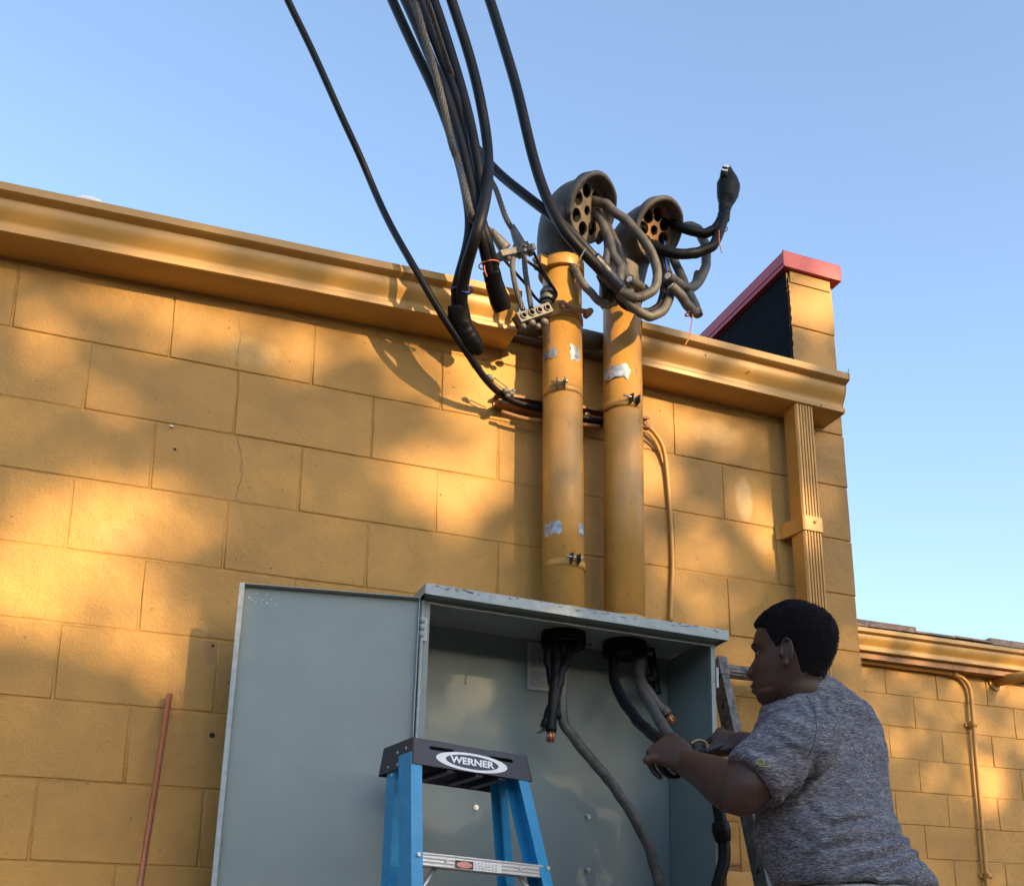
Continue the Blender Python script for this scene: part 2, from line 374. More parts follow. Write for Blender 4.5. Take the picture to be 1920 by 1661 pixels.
# black plugs for the shade inside anchor holes, and a paint chip
for px, py, r in ((398, 1378, .0075), (399, 1210, .004), (328, 842, .004), (500, 820, .003)):
    ch = MB(); p = at(px, py, -.0008); ch.cyl(p, p + Vector((0, .02, 0)), r, 12); ch.build('anchor_hole_shade', M_dark, main)
p = at(322, 799, -.004); mb = MB(); mb.ball(p, .006, 6, (1, .5, .5)); mb.build('paint_chip', M_white, main)

# end pier of the wing wall with tarred flank and red coping
pier = thing('parapet_wall', 'stepped parapet wall end with black tarred side under a red metal coping', 'wall', (2.44, 0, 0))
mb = MB(); mb.box((2.342, .004, 0), (2.536, 6, 4.128)); mb.build('wall_core', M_mortar, pier)
for k in range(-4, 18):
    zt = Z0 - k * BH; zb_ = Z0 - (k + 1) * BH
    if zt > 4.13: zt = 4.13
    if zt - zb_ < .02: continue
    if zb_ < 0: zb_ = 0
    if k == -4: zt = 4.128
    if zt - zb_ < .02: continue
    o = put_block(pier, 2.342, 2.541 + random.uniform(-.004, .004), zb_, zt, -.001)
# tarred flank
NY, NZ = 60, 12; mb = MB(); vs = []
for i in range(NY + 1):
    for j in range(NZ + 1):
        yy = -.001 + 5.9 * (i / NY) ** 2; zz = 3.60 + (4.127 - 3.60) * j / NZ
        vs.append((2.3385 - .0015 * noise.noise((yy * 30, zz * 30, 0)), yy, zz))
mb.add(vs, [(i * (NZ + 1) + j, (i + 1) * (NZ + 1) + j, (i + 1) * (NZ + 1) + j + 1, i * (NZ + 1) + j + 1) for i in range(NY) for j in range(NZ)], True); mb.build('tarred_side', M_tar, pier)
mb = MB(); vs = []; fr = []
for j in range(41):   # ragged brushed edge of the black coating wrapping onto the front face
    zz = 3.64 + (4.10 - 3.64) * j / 40
    wdt = .005 + .008 * abs(noise.noise((zz * 22, 3, 0))) + .006 * random.random()
    vs += [(2.3380, -.0035, zz), (2.3380 + wdt, -.0035, zz)]
for j in range(40): fr.append((2 * j, 2 * j + 1, 2 * j + 3, 2 * j + 2))
mb.add(vs, fr); mb.build('tar_edge', M_tar, pier)
mb = MB(); mb.box((2.320, -.022, 4.133), (2.574, 6.2, 4.200)); cop = mb.build('coping', M_red, pier, bevel=.004)
mb = MB(); mb.box((2.317, -.0235, 4.150), (2.3165 + .0035, 6.2, 4.153)); mb.box((2.3155, -.0245, 4.133), (2.322, -.018, 4.199)); mb.build('coping_seam', M_red, cop)
mb = MB(); mb.box((2.352, -.006, 4.085), (2.53, 0.0, 4.132)); mb.build('loose_render', M_wall, pier, bevel=.002)

# roof edge: rolled grey membrane between / behind the gutters, flat roof behind
mb = MB(); mb.box((-4.5, .015, 3.592), (2.33, 6, 3.632)); struct(mb.build('roof', M_memb))
mb = MB(); mb.tube([(-4.4, -.030, 3.628), (-1, -.030, 3.640), (2.3, -.030, 3.632)], .034, 14); mb.box((-4.4, -.03, 3.592), (2.3, .012, 3.6)); tag(mb.build('roof_edge_roll', M_memb), 'grey rolled roof membrane edge showing in the gap between both gutters', 'roof edging')
p = at(165, 374, .35)
mb = MB(); mb.cyl((p.x, .35, 3.60), (p.x, .35, p.z - .03), .04); mb.build  # vent body
vt = thing('roof_vent', 'small white vent cap peeping over the left gutter', 'roof vent', (p.x, .35, 3.63))
mb.build('pipe', M_white, vt); m2 = MB(); m2.ball((p.x + .01, .35, p.z - .040), .065, 8, (1, 1, .45)); m2.build('cap', M_white, vt)

# ------------------------------------------------------------------ gutters
GP = [(0.0, .134), (0.0, 0), (-.108, 0), (-.114, .004), (-.115, .017), (-.108, .021), (-.106, .030), (-.111, .043), (-.121, .058), (-.128, .075), (-.130, .090), (-.130, .099), (-.137, .104), (-.149, .107), (-.153, .111), (-.153, .135), (-.149, .138), (-.141, .138), (-.140, .132)]
def gutter(name, label, x0, x1, z0, z1, Y, M, group, caps, seg=10, hs=1.0):
    GP = [(a, b * hs) for a, b in globals()['GP']]
    t = thing(name, label, 'gutter', ((x0 + x1) / 2, Y, min(z0, z1)), group)
    mb = MB(); rings = []
    for i in range(seg + 1):
        x = x0 + (x1 - x0) * i / seg; z = z0 + (z1 - z0) * i / seg
        rings.append([(x, Y + y + .0012 * noise.noise((x * 3, k * .3, 0)), z + zz) for k, (y, zz) in enumerate(GP)])
    mb.loft(rings, (False, False), True, False)
    o = mb.build('trough', M, t); md = o.modifiers.new('s', 'SOLIDIFY'); md.thickness = .0016; md.offset = -1
    es = o.modifiers.new('e', 'EDGE_SPLIT'); es.split_angle = R(38)
    for x, z, sd in caps:
        mb = MB(); pr = [(x, Y + y * 1.012, z + zz) for y, zz in GP]; pr2 = [(x + sd * .003, b, c) for _, b, c in pr]
        mb.loft([pr, pr2], (True, True), False); mb.build('end_cap', M, t)
    return t
gL = gutter('rain_gutter', 'long mustard gutter along the roof left of the conduits', -4.4, 1.228, 3.377, 3.550, -.001, M_gut, 'mustard gutters on the tall wall', [(1.228, 3.550, 1)], 30, .91)
gR = gutter('rain_gutter', 'short mustard gutter over the downspout, right of the conduits', 1.652, 2.458, 3.530, 3.517, -.001, M_gut, 'mustard gutters on the tall wall', [(1.652, 3.530, -1), (2.458, 3.517, 1)], 8)
mb = MB(); 
for i in range(9):  # end wire poking up at the right gutter corner
    pass
mb.tube(spline(px3([(1588, 706, -.14), (1590, 698, -.14), (1592, 692, -.14)]), 4), .0012, 6); mb.build('loose_wire', M_dsteel, gR)
for px, py in ((1323, 666), (1404, 697), (1540, 760)):
    mb = MB(); q = at(px, py, -.13); mb.ball(q, .0035, 6); mb.build('sealant_dab', M_trim, gR)
# dark drip band under the gutters (shadow gap board)
mb = MB(); mb.box((-4.4, -.012, 3.42), (1.20, -.002, 3.446)) if False else None

# downspout
ds = thing('downspout', 'fluted mustard downspout dropping from the short gutter beside the wall corner', 'downspout', (2.31, -.06, .2))
def dsx(z): return 0
x0, x1, y0, y1 = 2.260, 2.334, -.108, -.040
prof = [(x0, y1), (x0, y0 + .006), (x0 + .006, y0)]
for i in range(5):
    c = x0 + .015 + i * .0115
    prof += [(c - .003, y0), (c - .0015, y0 + .0045), (c + .0015, y0 + .0045), (c + .003, y0)]
prof += [(x1 - .006, y0), (x1, y0 + .006), (x1, y1)]
mb = MB(); mb.loft([[(x, y, z) for x, y in prof] for z in (.15, 1.5, 2.6, 3.526)], (True, True), False); mb.build('pipe', M_pipe, ds)
for pyx in (980,):
    zc = at(1500, 978, -.108).z
    mb = MB()
    pr = [(2.222, -.002), (2.238, -.004), (2.255, -.075), (x0 - .003, y0 - .001), (x0 + .004, y0 - .0045), (x1 - .004, y0 - .0045), (x1 + .004, y0), (x1 + .004, -.004), (x1 + .007, 0.0), (x1, 0.0), (x1, y0 + .002), (x0, y0 - .0), (x0 - .001, y1), (2.240, -.0008)]
    mb.loft([[(x, y, z) for x, y in pr] for z in (zc - .026, zc + .026)], (True, True), False)
    s_ = mb.build('strap', M_pipe, ds); mb = MB(); mb.cyl((2.303, y0 - .009, zc + .006), (2.303, y0 - .003, zc + .006), .005); mb.build('screw', M_trim, s_)

# ------------------------------------------------------------------ conduit masts
MX1, MX2, MY, MR = 1.3835, 1.5905, -.112, .0625
def cpatch(mb, cx, cy, r, a0, a1, z0, z1, rag=.0, n=10, m=5):
    vs = []
    for i in range(n + 1):
        for j in range(m + 1):
            a = a0 + (a1 - a0) * i / n; z = z0 + (z1 - z0) * j / m
            if i in (0, n): a += random.uniform(-rag, rag) * .8
            if j in (0, m): z += random.uniform(-rag, rag) * .06
            vs.append((cx + r * math.cos(a), cy + r * math.sin(a), z))
    mb.add(vs, [(i * (m + 1) + j, (i + 1) * (m + 1) + j, (i + 1) * (m + 1) + j + 1, i * (m + 1) + j + 1) for i in range(n) for j in range(m)], True)
def mang(cx, s):     # angle on a mast seen at signed offset s (-1 left .. 1 right edge)
    d = Vector((CP.x - cx, CP.y - MY, 0)).normalized(); rt = Vector((-d.y, d.x, 0))
    return math.atan2(d.y, d.x) + math.asin(max(-.98, min(.98, s)))
def mast(name, label, cx, ztop, lean, bands, taps):
    t = thing(name, label, 'conduit', (cx, MY, 2.6), 'service masts rising from the grey cabinet')
    mb = MB(); mb.tube([(cx - lean, MY, 2.55), (cx, MY, 3.1), (cx + lean, MY, ztop)], MR, 40); mb.build('pipe', M_mast, t)
    mb = MB()
    mb.cyl((cx - lean, MY, 2.585), (cx - lean, MY, 2.640), MR + .007, 32); mb.cyl((cx - lean, MY, 2.640), (cx - lean, MY, 2.652), MR + .004, 32)
    mb.build('hub', M_mast, t)
    for (py, s, rot, bright) in bands:
        zc = at(1050 if cx < 1.5 else 1170, py, MY - MR).z
        mb = MB(); cpatch(mb, cx, MY, MR + .0016, -math.pi * 1.02, math.pi * .02, zc - .012, zc + .012, 0, 24, 1)
        b_ = mb.build('strap', M_mast, t); md = b_.modifiers.new('s', 'SOLIDIFY'); md.thickness = .002
        a = mang(cx, s); d = Vector((math.cos(a), math.sin(a), 0)); tr = Vector((-d.y, d.x, 0))
        c = Vector((cx, MY, zc + .010)) + d * (MR + .014)
        for k in (-1, 1):
            mb = MB(); q = c + tr * k * .012
            e1 = frame(q, tr, d, Vector((0, 0, 1)))
            mb.add([(-.0012, -.016, -.02), (.0012, -.016, -.02), (.0012, .010, -.014), (-.0012, .010, -.014), (-.0012, -.016, .014), (.0012, -.016, .014), (.0012, .012, .010), (-.0012, .012, .010)], [(0, 3, 2, 1), (4, 5, 6, 7), (0, 1, 5, 4), (1, 2, 6, 5), (2, 3, 7, 6), (3, 0, 4, 7)], False, e1)
            mb.build('strap_ear', M_dsteel, t)
        mb = MB(); mb.cyl(c - tr * (.028 + bright), c + tr * .020, .0032, 10); mb.cyl(c + tr * .0135, c + tr * .020, .0065, 6); mb.build('bolt', M_steel, t)
    for (py0, py1, s0, s1) in taps:
        z1 = at(1050 if cx < 1.5 else 1160, py0, MY - MR).z; z0 = at(1050 if cx < 1.5 else 1160, py1, MY - MR).z
        mb = MB(); cpatch(mb, cx, MY, MR + .0012, mang(cx, s0), mang(cx, s1), z0, z1, .10); mb.build('tape_scrap', M_silver, t)
    return t
m1 = mast('conduit_mast', 'left mustard conduit mast with the connector block bolted on', MX1, 3.80, .003, [(722, -.05, 0, .002), (1050, .45, 0, .004)],
          [(648, 664, -.92, -.20), (641, 668, .42, .85), (972, 996, -.92, -.08), (974, 994, .72, .96)])
m2 = mast('conduit_mast', 'right mustard conduit mast without any connector block', MX2, 3.74, .010, [(752, .55, 0, .014)],
          [(680, 704, -.85, .42), (690, 720, .80, .97)])

# weatherheads
def head(parent, base, n, rim_r, mplate, hr, rolls, c_end):
    """cast entrance cap: bell elbow, overhanging rim, perforated plate"""
    up = Vector((0, 0, 1)); n = Vector(n).normalized()
    o = Vector(base)
    rings = []; N = 12; path = []
    P0, P1, P2_, P3 = o, o + up * .14, c_end - n * .11, c_end
    sp = []
    for i in range(N + 1):
        t = i / N; p = P0 * (1 - t) ** 3 + P1 * 3 * t * (1 - t) ** 2 + P2_ * 3 * t * t * (1 - t) + P3 * t ** 3
        sp.append(p)
    for i, p in enumerate(sp):
        t = i / N
        d = (up * (1 - t) + n * t).normalized()
        sd = n.cross(up).normalized(); f = d.cross(sd)
        r = .070 + (rim_r - .070) * min(1, (t * 1.25) ** .9)
        rings.append([p + (sd * math.cos(2 * math.pi * j / 32) + f * math.sin(2 * math.pi * j / 32) * (1.0 + .06 * t)) * r for j in range(32)])
    mb = MB(); mb.loft(rings, (False, False), True)
    sh = mb.build('weatherhead', M_head, parent); md = sh.modifiers.new('s', 'SOLIDIFY'); md.thickness = .006; md.offset = -1
    sd = n.cross(up).normalized(); f = n.cross(sd); 
    if f.z > 0: f = -f
    # hood lip, upper 230 degrees, standing out past the plate
    vs = []; K = 40; prof = [(-.012, .004), (.004, .013), (.040, .014), (.046, .008), (.044, -.001), (.012, -.003), (0, -.004)]
    mb = MB(); rg = []
    for i in range(K + 1):
        a = R(-125) + R(250) * i / K
        out = (sd * math.sin(a) - f * math.cos(a) * 1.06)
        sc_ = min(1, .25 + 2.2 * min(i, K - i) / K)
        rg.append([c_end + out * (rim_r + dy) + n * (dx * sc_ - .006) for dx, dy in prof])
    mb.loft(rg, (True, True), True); mb.build('hood_rim', M_head, sh)
    ex, ey = sd, -f
    M = frame(c_end - n * .006, ex, ey, n)
    rr = rim_r - .005
    holes = []
    for k in range(7):
        a = R(rolls) + 2 * math.pi * k / 7; holes.append(circ(.63 * rr * math.cos(a), .66 * rr * math.sin(a), hr * 1.16, hr * 1.16, 18))
    holes.append(circ(0, 0, hr * .8, hr * .8, 14))
    pl = plate(circ(0, 0, rr, rr * 1.05, 40), holes, M, .008); pl.build('hole_plate', mplate, sh)
    mb = MB(); mb.add([(*q, -.035) for q in circ(0, 0, rr * .98, rr * 1.02, 32)], [tuple(range(32))], False, M); mb.build('cavity_shade', M_dark, sh)  # black disc painting in the dark inside of the head
    # two lug screws at the neck
    for k in (-1, 1):
        q = o + up * .035 + Vector((n.x, n.y, 0)).normalized() * .062 + sd * k * .03
        mb = MB(); mb.cyl(q, q + Vector((n.x, n.y, 0)).normalized() * .016, .010, 10); mb.build('screw', M_brass if k < 0 else M_dsteel, sh)
    return sh, c_end, sd, -f, n, rr
H1n = (.50, -.80, -.33); H2n = (.32, -.84, -.44)
h1 = head(m1, (MX1 - .004, MY, 3.815), H1n, .094, M_plate1, .0190, 10, at(1104, 395, -.26))
h2 = head(m2, (MX2 + .006, MY, 3.745), H2n, .083, M_plate2, .0200, 34, at(1229, 432, -.26))
# bright collar clamp under the left head
mb = MB(); zc = at(1045, 482, MY - MR).z
mb.cyl((MX1, MY, zc - .020), (MX1, MY, zc + .020), MR + .012, 36)
mb.build('collar', M_mast, m1, bevel=.003)
mb = MB(); a = mang(MX1, -.80); d = Vector((math.cos(a), math.sin(a), 0)); c = Vector((MX1, MY, zc)) + d * (MR + .018); tr = Vector((-d.y, d.x, 0))
mb.box((-.022, -.014, -.020), (.022, .014, .018), frame(c, tr, d, Vector((0, 0, 1)))); mb.build('collar_lug', M_mast, m1, bevel=.004)
mb = MB(); mb.cyl(c + d * .012, c + d * .022, .011, 12); mb.cyl(c + d * .020, c + d * .030, .006, 10); mb.build('bolt', M_plate2, m1)
# second clamp with insulator spool and four-hole connector
zc2 = at(1055, 583, MY - MR).z
mb = MB(); mb.cyl((MX1, MY, zc2 - .011), (MX1, MY, zc2 + .011), MR + .006, 36); mb.build('collar', M_mast, m1, bevel=.002)
mb = MB(); a = mang(MX1, .5); d = Vector((math.cos(a), math.sin(a), 0)); tr = Vector((-d.y, d.x, 0)); c = Vector((MX1, MY, zc2 + .004)) + d * (MR + .020)
mb.cyl(c - tr * .045, c + tr * .045, .008, 10); mb.ball(c - tr * .045, .014, 8); mb.ball(c + tr * .048, .013, 8); mb.cyl(c + tr * .05 - d * .02, c + tr * .05 + d * .015, .01, 8); mb.build('clamp_bolt', M_plate2, m1)
cb = thing('connector_block', 'grey four hole cable connector block clamped left of the conduit mast', 'connector', at(1003, 590, -.19))
A_, B_ = at(979, 593, -.200), at(1030, 576, -.200); ex = (B_ - A_).normalized(); ez = Vector((0, 0, 1)); ez = (ez - ex * ez.dot(ex)).normalized(); ey = ez.cross(ex)
L_ = (B_ - A_).length + .016
Mx = frame(A_ - ex * .008, ex, ez, -ey)
holes = [circ(L_ * (i + .5) / 4 - .001, 0, .0078, .0078, 14) for i in range(4)]
pl = plate([(-.004, -.016), (L_, -.016), (L_, .016), (-.004, .016)], holes, Mx, .028); pl.build('body', M_zinc, cb)
mb = MB(); mb.box((-.003, -.018, -.040), (L_ - .001, .018, -.0285), Mx); mb.build('back', M_dark, cb)  # black backing gives the sockets their shade by colour
for i in range(4):
    mb = MB(); rg = []
    for z_, r_ in ((.0, .0105), (.005, .0105), (.005, .0075), (-.012, .0068)):
        rg.append([Mx @ Vector((L_ * (i + .5) / 4 - .001 + r_ * math.cos(2 * math.pi * j / 14), r_ * math.sin(2 * math.pi * j / 14), z_)) for j in range(14)])
    mb.loft(rg, (False, False), False); mb.build('socket_ring', M_zinc, cb)
for i, (px, py, r) in enumerate(((980, 612, .010), (996, 606, .012), (1008, 612, .009), (1020, 604, .012), (990, 600, .009))):
    mb = MB(); mb.ball(at(px, py, -.18), r * 1.2, 7, (1, 1, .8)); mb.build('bolt_head', M_zinc, cb)
sp_ = MB(); q = at(1026, 556, -.165)
for dz, r_ in ((-.026, .018), (-.012, .024), (.0, .019), (.012, .024), (.024, .017)):
    sp_.cyl(q + Vector((.002 * dz * 40, 0, dz - .006)), q + Vector((.002 * dz * 40, 0, dz + .006)), r_, 18)
tag(sp_.build('spool_insulator', M_zinc, bevel=.002), 'small ribbed grey spool insulator above the four hole connector block', 'insulator')

# strut channel with perforations, bolted on the wall behind the masts
zs = at(975, 762, -.02).z
stt = thing('strut_channel', 'perforated steel strut bolted to the wall behind both conduits', 'strut', (1.5, -.02, zs))
xa, xb = at(930, 750, -.03).x, at(1216, 796, -.03).x
zA = at(932, 748, -.03).z; 
zB = at(1205, 792, -.03).z
prof = [(-.003, -.020), (-.041, -.020), (-.041, -.011), (-.038, -.011), (-.038, -.017), (-.006, -.017), (-.006, .017), (-.038, .017), (-.038, .011), (-.041, .011), (-.041, .020), (-.003, .020)]
mb = MB(); mb.loft([[(xa, y, zA + z) for y, z in prof], [(xb, y, zB + z) for y, z in prof]], (True, True), False); mb.build('channel', M_trim, stt)
mb = MB()
n_ = int((xb - xa) / .05)
for i in range(n_):
    t = (i + .5) / n_; x = xa + (xb - xa) * t; z = zA + (zB - zA) * t
    mb = MB(); mb.box((x - .012, -.0075, z - .007), (x + .012, -.0062, z + .007)); mb.build('slot', M_dark, stt)  # solid black chip in place of the shade in a slot
for px in (938, 1102, 1212):
    p = at(px, 752 + (px - 938) * .15, -.045); mb = MB(); mb.cyl(p, p + Vector((0, .03, 0)), .009, 6); mb.build('bolt', M_trim, stt)
tb = MB(); tb.tube(spline(px3([(940, 772, -.05), (990, 786, -.052), (1050, 792, -.05), (1125, 800, -.05)]), 6), .007, 8)
tag(tb.build('bare_ground_wire', M_trim), 'painted over ground wire running just below the steel strut', 'wire')

# ------------------------------------------------------------------ cables
CG = 'service drop cables sweeping down from the sky'
def hash_(s_): return (sum((i + 3) * ord(c) for i, c in enumerate(s_)) % 97) / 97
def cable(name, label, P, r, m=M_black, cat='cable', group=None, n=12, k=8, ends=None, parent=None):
    mb = MB(); pts = spline(drop(P, (hash_(label) - .5) * .22) if group == CG else px3(P), k)
    if 'loop' in name or 'stub' in name or 'hanging' in name:
        sd_ = hash_(label) * 50
        pts = [p + Vector((noise.noise((i * .21, sd_, 0)), noise.noise((i * .21, sd_, 5)), noise.noise((i * .21, sd_, 9)))) * .0045 * min(1, i / 4, (len(pts) - 1 - i) / 4 + .2) for i, p in enumerate(pts)]
        r0 = r; 
        mb.tube(pts, [r0 * (1 + .05 * noise.noise((i * .5, sd_, 3))) for i in range(len(pts))], n)
    if group == CG:
        for _ in range(40): pts = [pts[0]] + [(pts[i - 1] + pts[i] * 2 + pts[i + 1]) / 4 for i in range(1, len(pts) - 1)] + [pts[-1]]
    if not mb.v: mb.tube(pts, r, n)
    o = mb.build(name, m, parent)
    if not parent: tag(o, label, cat, group)
    if ends:
        for e in ends:
            a, b = (pts[0], pts[1]) if e == 0 else (pts[-1], pts[-2]); d = (a - b).normalized()
            q = MB(); q.cyl(a - d * .004, a + d * .0012, r * .66, 14); q.build('cut_core', M_alu_c, o)
    return o, pts
M_alu_c = mat('cut_aluminium', (.72, .70, .68), .5, metal=.2, var=.3, vscale=300)
def rope(name, label, P, r, m, strands=6, k=10, cat='wire', group=None, tw=60):
    pts = spline(drop(P, -.30) if P[0][1] < 0 else px3(P), k); fine = []
    for a, b in zip(pts[:-1], pts[1:]):
        for j in range(3): fine.append(a.lerp(b, j / 3))
    fine.append(pts[-1]); mb = MB(); s = 0; up = Vector((0, 1, 0))
    paths = [[] for _ in range(strands)]
    for i, p in enumerate(fine):
        if i: s += (p - fine[i - 1]).length
        t = (fine[min(i + 1, len(fine) - 1)] - fine[max(i - 1, 0)]).normalized(); u = (up - t * up.dot(t)).normalized(); v = t.cross(u)
        for q in range(strands):
            a = 2 * math.pi * q / strands + s * tw; paths[q].append(p + (u * math.cos(a) + v * math.sin(a)) * r * .62)
    for q in paths: mb.tube(q, r * .42, 6)
    o = mb.build(name, m); tag(o, label, cat, group); return o
yT = .55
cable('service_cable', 'thin black cable hanging alone at the far left, ending at the strut', [(500, -90, .75), (538, 0, .62), (575, 72, .48), (613, 156, .33), (644, 228, .2), (675, 291, .05), (700, 354, -.08), (732, 426, -.16), (777, 501, -.22), (816, 570, -.22), (846, 619, -.20), (876, 661, -.17), (903, 703, -.13), (927, 730, -.09), (951, 748, -.065), (982, 760, -.05), (1020, 768, -.05), (1080, 780, -.05), (1130, 792, -.05)], .0108, n=12, cat='cable', group=CG)
tip1 = [(857, 580, -.20), (863, 613, -.185), (880, 640, -.175), (894, 655, -.17)]
cable('service_cable', 'leftmost thick black cable of the bundle, ending in the lower taped tip', [(700, -80, .7), (735, 0, .55), (760, 56, .45), (788, 116, .3), (822, 185, .1), (845, 250, -.08), (863, 307, -.22), (877, 372, -.33), (883, 420, -.34), (877, 465, -.32), (862, 513, -.26), (854, 547, -.23)] + tip1, .0156, group=CG)
cable('service_cable', 'thick black cable second from the left of the bundle, ending in the upper taped tip', [(722, -80, .75), (760, 0, .6), (788, 63, .5), (813, 125, .35), (844, 200, .12), (869, 282, -.12), (885, 360, -.30), (897, 413, -.37), (906, 463, -.33), (914, 497, -.29), (924, 540, -.25), (936, 568, -.22)], .0156, group=CG)
cable('service_cable', 'thick black cable between the wire rope and the middle of the bundle', [(750, -80, .78), (788, 0, .62), (813, 69, .48), (841, 144, .3), (863, 200, .14), (876, 266, -.05), (888, 344, -.26), (900, 407, -.34), (914, 450, -.33), (924, 490, -.29), (934, 540, -.25), (942, 566, -.22)], .0156, group=CG)
cable('service_cable', 'thick black cable in the middle of the bundle, swinging into the lower tip', [(778, -80, .75), (813, 0, .58), (835, 69, .45), (860, 150, .25), (879, 219, .08), (894, 297, -.12), (904, 360, -.28), (903, 402, -.36), (890, 450, -.36), (874, 500, -.29), (866, 547, -.24), (866, 585, -.21), (871, 615, -.19), (884, 638, -.175)], .0170, group=CG)
cable('service_cable', 'thick black cable that loops lowest right of the bundle and crosses over it', [(820, -80, .65), (846, 0, .5), (869, 69, .35), (891, 141, .18), (910, 235, -.08), (917, 300, -.26), (914, 360, -.38), (900, 418, -.42), (884, 467, -.37), (870, 513, -.30), (864, 547, -.26), (868, 580, -.23), (875, 610, -.2)], .0165, group=CG)
cable('service_cable', 'long black cable standing clear at the right of the bundle, passing before the left weatherhead', [(890, -80, .6), (919, 0, .45), (947, 94, .25), (972, 172, .05), (991, 266, -.15), (1013, 344, -.30), (1038, 401, -.36), (1067, 447, -.37), (1100, 480, -.36), (1133, 513, -.33), (1155, 536, -.31)], .0165, group=CG)
cable('service_cable', 'black cable branching right from the bundle, under the left weatherhead to the navy tape', [(880, 262, .02), (897, 285, -.04), (922, 313, -.12), (945, 335, -.18), (969, 354, -.23), (1016, 391, -.30), (1060, 423, -.33), (1100, 467, -.33), (1117, 487, -.33), (1140, 515, -.32), (1150, 527, -.31)], .0156, group=CG)
rope('wire_rope', 'twisted bare messenger wire lying over the left bundle cables', [(740, -80, .72), (775, 0, .55), (797, 72, .42), (816, 138, .27), (832, 200, .08), (847, 269, -.1), (860, 307, -.34), (873, 360, -.40), (886, 410, -.38), (905, 425, -.30), (920, 436, -.24)], .011, M_alu, group='bare messenger wires')
rope('wire_rope', 'twisted bare messenger wire running to the right hand wedge sleeve', [(763, -80, .8), (800, 0, .66), (829, 88, .44), (860, 180, .2), (885, 250, .03), (907, 313, -.10), (929, 354, -.17), (947, 405, -.2), (960, 429, -.2)], .0085, M_alu, group='bare messenger wires')
# taped tips
def tape(label, P, rs, m=M_tape, name='taped_cable_end', cat='taped cable end', group='black taped cable ends', flat=1.0):
    pts = spline(px3(P), 6); N = len(pts); rr = []
    for i in range(N):
        t = i / (N - 1) * (len(rs) - 1); k = min(int(t), len(rs) - 2); rr.append((rs[k] * (1 - (t - k)) + rs[k + 1] * (t - k)) * (1 + .05 * noise.noise((i * 1.3, 5, rs[0] * 99))))
    mb = MB(); mb.tube(pts, rr, 14, flat=flat)
    for i, v in enumerate(mb.v):
        d = .0022 * noise.noise((v[0] * 70, v[1] * 70, v[2] * 70)); mb.v[i] = (v[0] + d, v[1] + d, v[2] + d)
    return tag(mb.build(name, m), label, cat, group)
tape('lower black taped cable tip, kinked and hanging just before the gutter bottom', [(859, 572, -.225), (862, 600, -.205), (872, 625, -.19), (886, 645, -.18), (901, 663, -.17)], [.031, .034, .034, .034, .030, .014], flat=.85)
tape('upper black taped cable tip hanging straight beside the connector block', [(921, 508, -.285), (928, 535, -.26), (936, 562, -.235), (943, 582, -.22)], [.027, .027, .029, .030, .027], flat=.75)
tp = tape('navy taped cable splice resting between the two conduit masts', [(1112, 484, -.345), (1130, 505, -.335), (1148, 527, -.32), (1160, 541, -.31)], [.022, .024, .026, .023], M_btape, group=None, flat=.95)
mb = MB(); mb.tube(spline(px3([(1128, 512, -.30), (1136, 530, -.29), (1142, 552, -.285), (1150, 545, -.29), (1152, 528, -.30)]), 5), [.02] * 21, 10); tag(mb.build('tape_wad', M_tape), 'wad of black tape below the navy splice at the right mast', 'tape')
# ties
def ring_tie(mb, px, py, Y, r, th=.0022, tilt=.15):
    c = at(px, py, Y); pts = []
    for i in range(17):
        a = 2 * math.pi * i / 16; pts.append(c + Vector((math.cos(a) * r, math.sin(a) * r * .8, math.cos(a) * r * tilt)))
    mb.tube(pts, th, 6)
mb = MB(); ring_tie(mb, 866, 545, -.24, .032, .003); mb.tube(px3([(866, 547, -.275), (881, 549, -.28)]), .0024, 6); tag(mb.build('cable_tie', M_btie), 'blue cable tie around the lower cable pair left of the mast', 'cable tie')
mb = MB(); ring_tie(mb, 917, 497, -.29, .031, .0022, .3); mb.tube(spline(px3([(908, 498, -.31), (909, 508, -.315), (913, 519, -.31)]), 4), .0022, 6); tag(mb.build('twine_tie', M_otie), 'orange twine tied above the upper taped cable tip', 'twine')

# loops out of the weatherheads
LG1 = 'grey loops from the left weatherhead'; LG2 = 'grey loops from the right weatherhead'
cable('loop_cable', 'longest dusty loop leaving the left weatherhead and curling under to the navy tape', [(1085, 372, -.16), (1094, 376, -.21), (1110, 377, -.25), (1133, 384, -.28), (1153, 397, -.30), (1183, 423, -.32), (1210, 457, -.33), (1230, 497, -.33), (1232, 527, -.33), (1217, 550, -.33), (1193, 557, -.32), (1167, 549, -.31), (1150, 538, -.305)], .0150, M_dusty, group=LG1)
cable('loop_cable', 'short dusty loop dropping from the left weatherhead centre to the tape', [(1100, 396, -.17), (1110, 397, -.22), (1123, 403, -.25), (1137, 437, -.27), (1147, 467, -.285), (1160, 497, -.29), (1165, 513, -.30), (1160, 537, -.30)], .0146, M_dusty, group=LG1)
cable('loop_cable', 'dusty loop from the left weatherhead ending behind the cut stub', [(1118, 405, -.16), (1130, 415, -.20), (1150, 450, -.235), (1165, 485, -.25), (1171, 515, -.255), (1183, 538, -.26), (1203, 546, -.265), (1212, 540, -.27)], .0146, M_dusty, group=LG1)
cable('cable_stub', 'cut cable stub with pale core, lowest between the masts', [(1180, 523, -.33), (1192, 532, -.31), (1210, 545, -.28)], .0146, M_dusty, ends=[0], cat='cable stub', group='cut cable stubs')
cable('loop_cable', 'big dusty loop from the right weatherhead hanging lowest before the sky', [(1228, 455, -.18), (1236, 470, -.22), (1247, 495, -.25), (1257, 530, -.27), (1250, 570, -.29), (1230, 592, -.30), (1207, 590, -.30), (1183, 572, -.30), (1157, 548, -.30)], .0146, M_dusty, group=LG2)
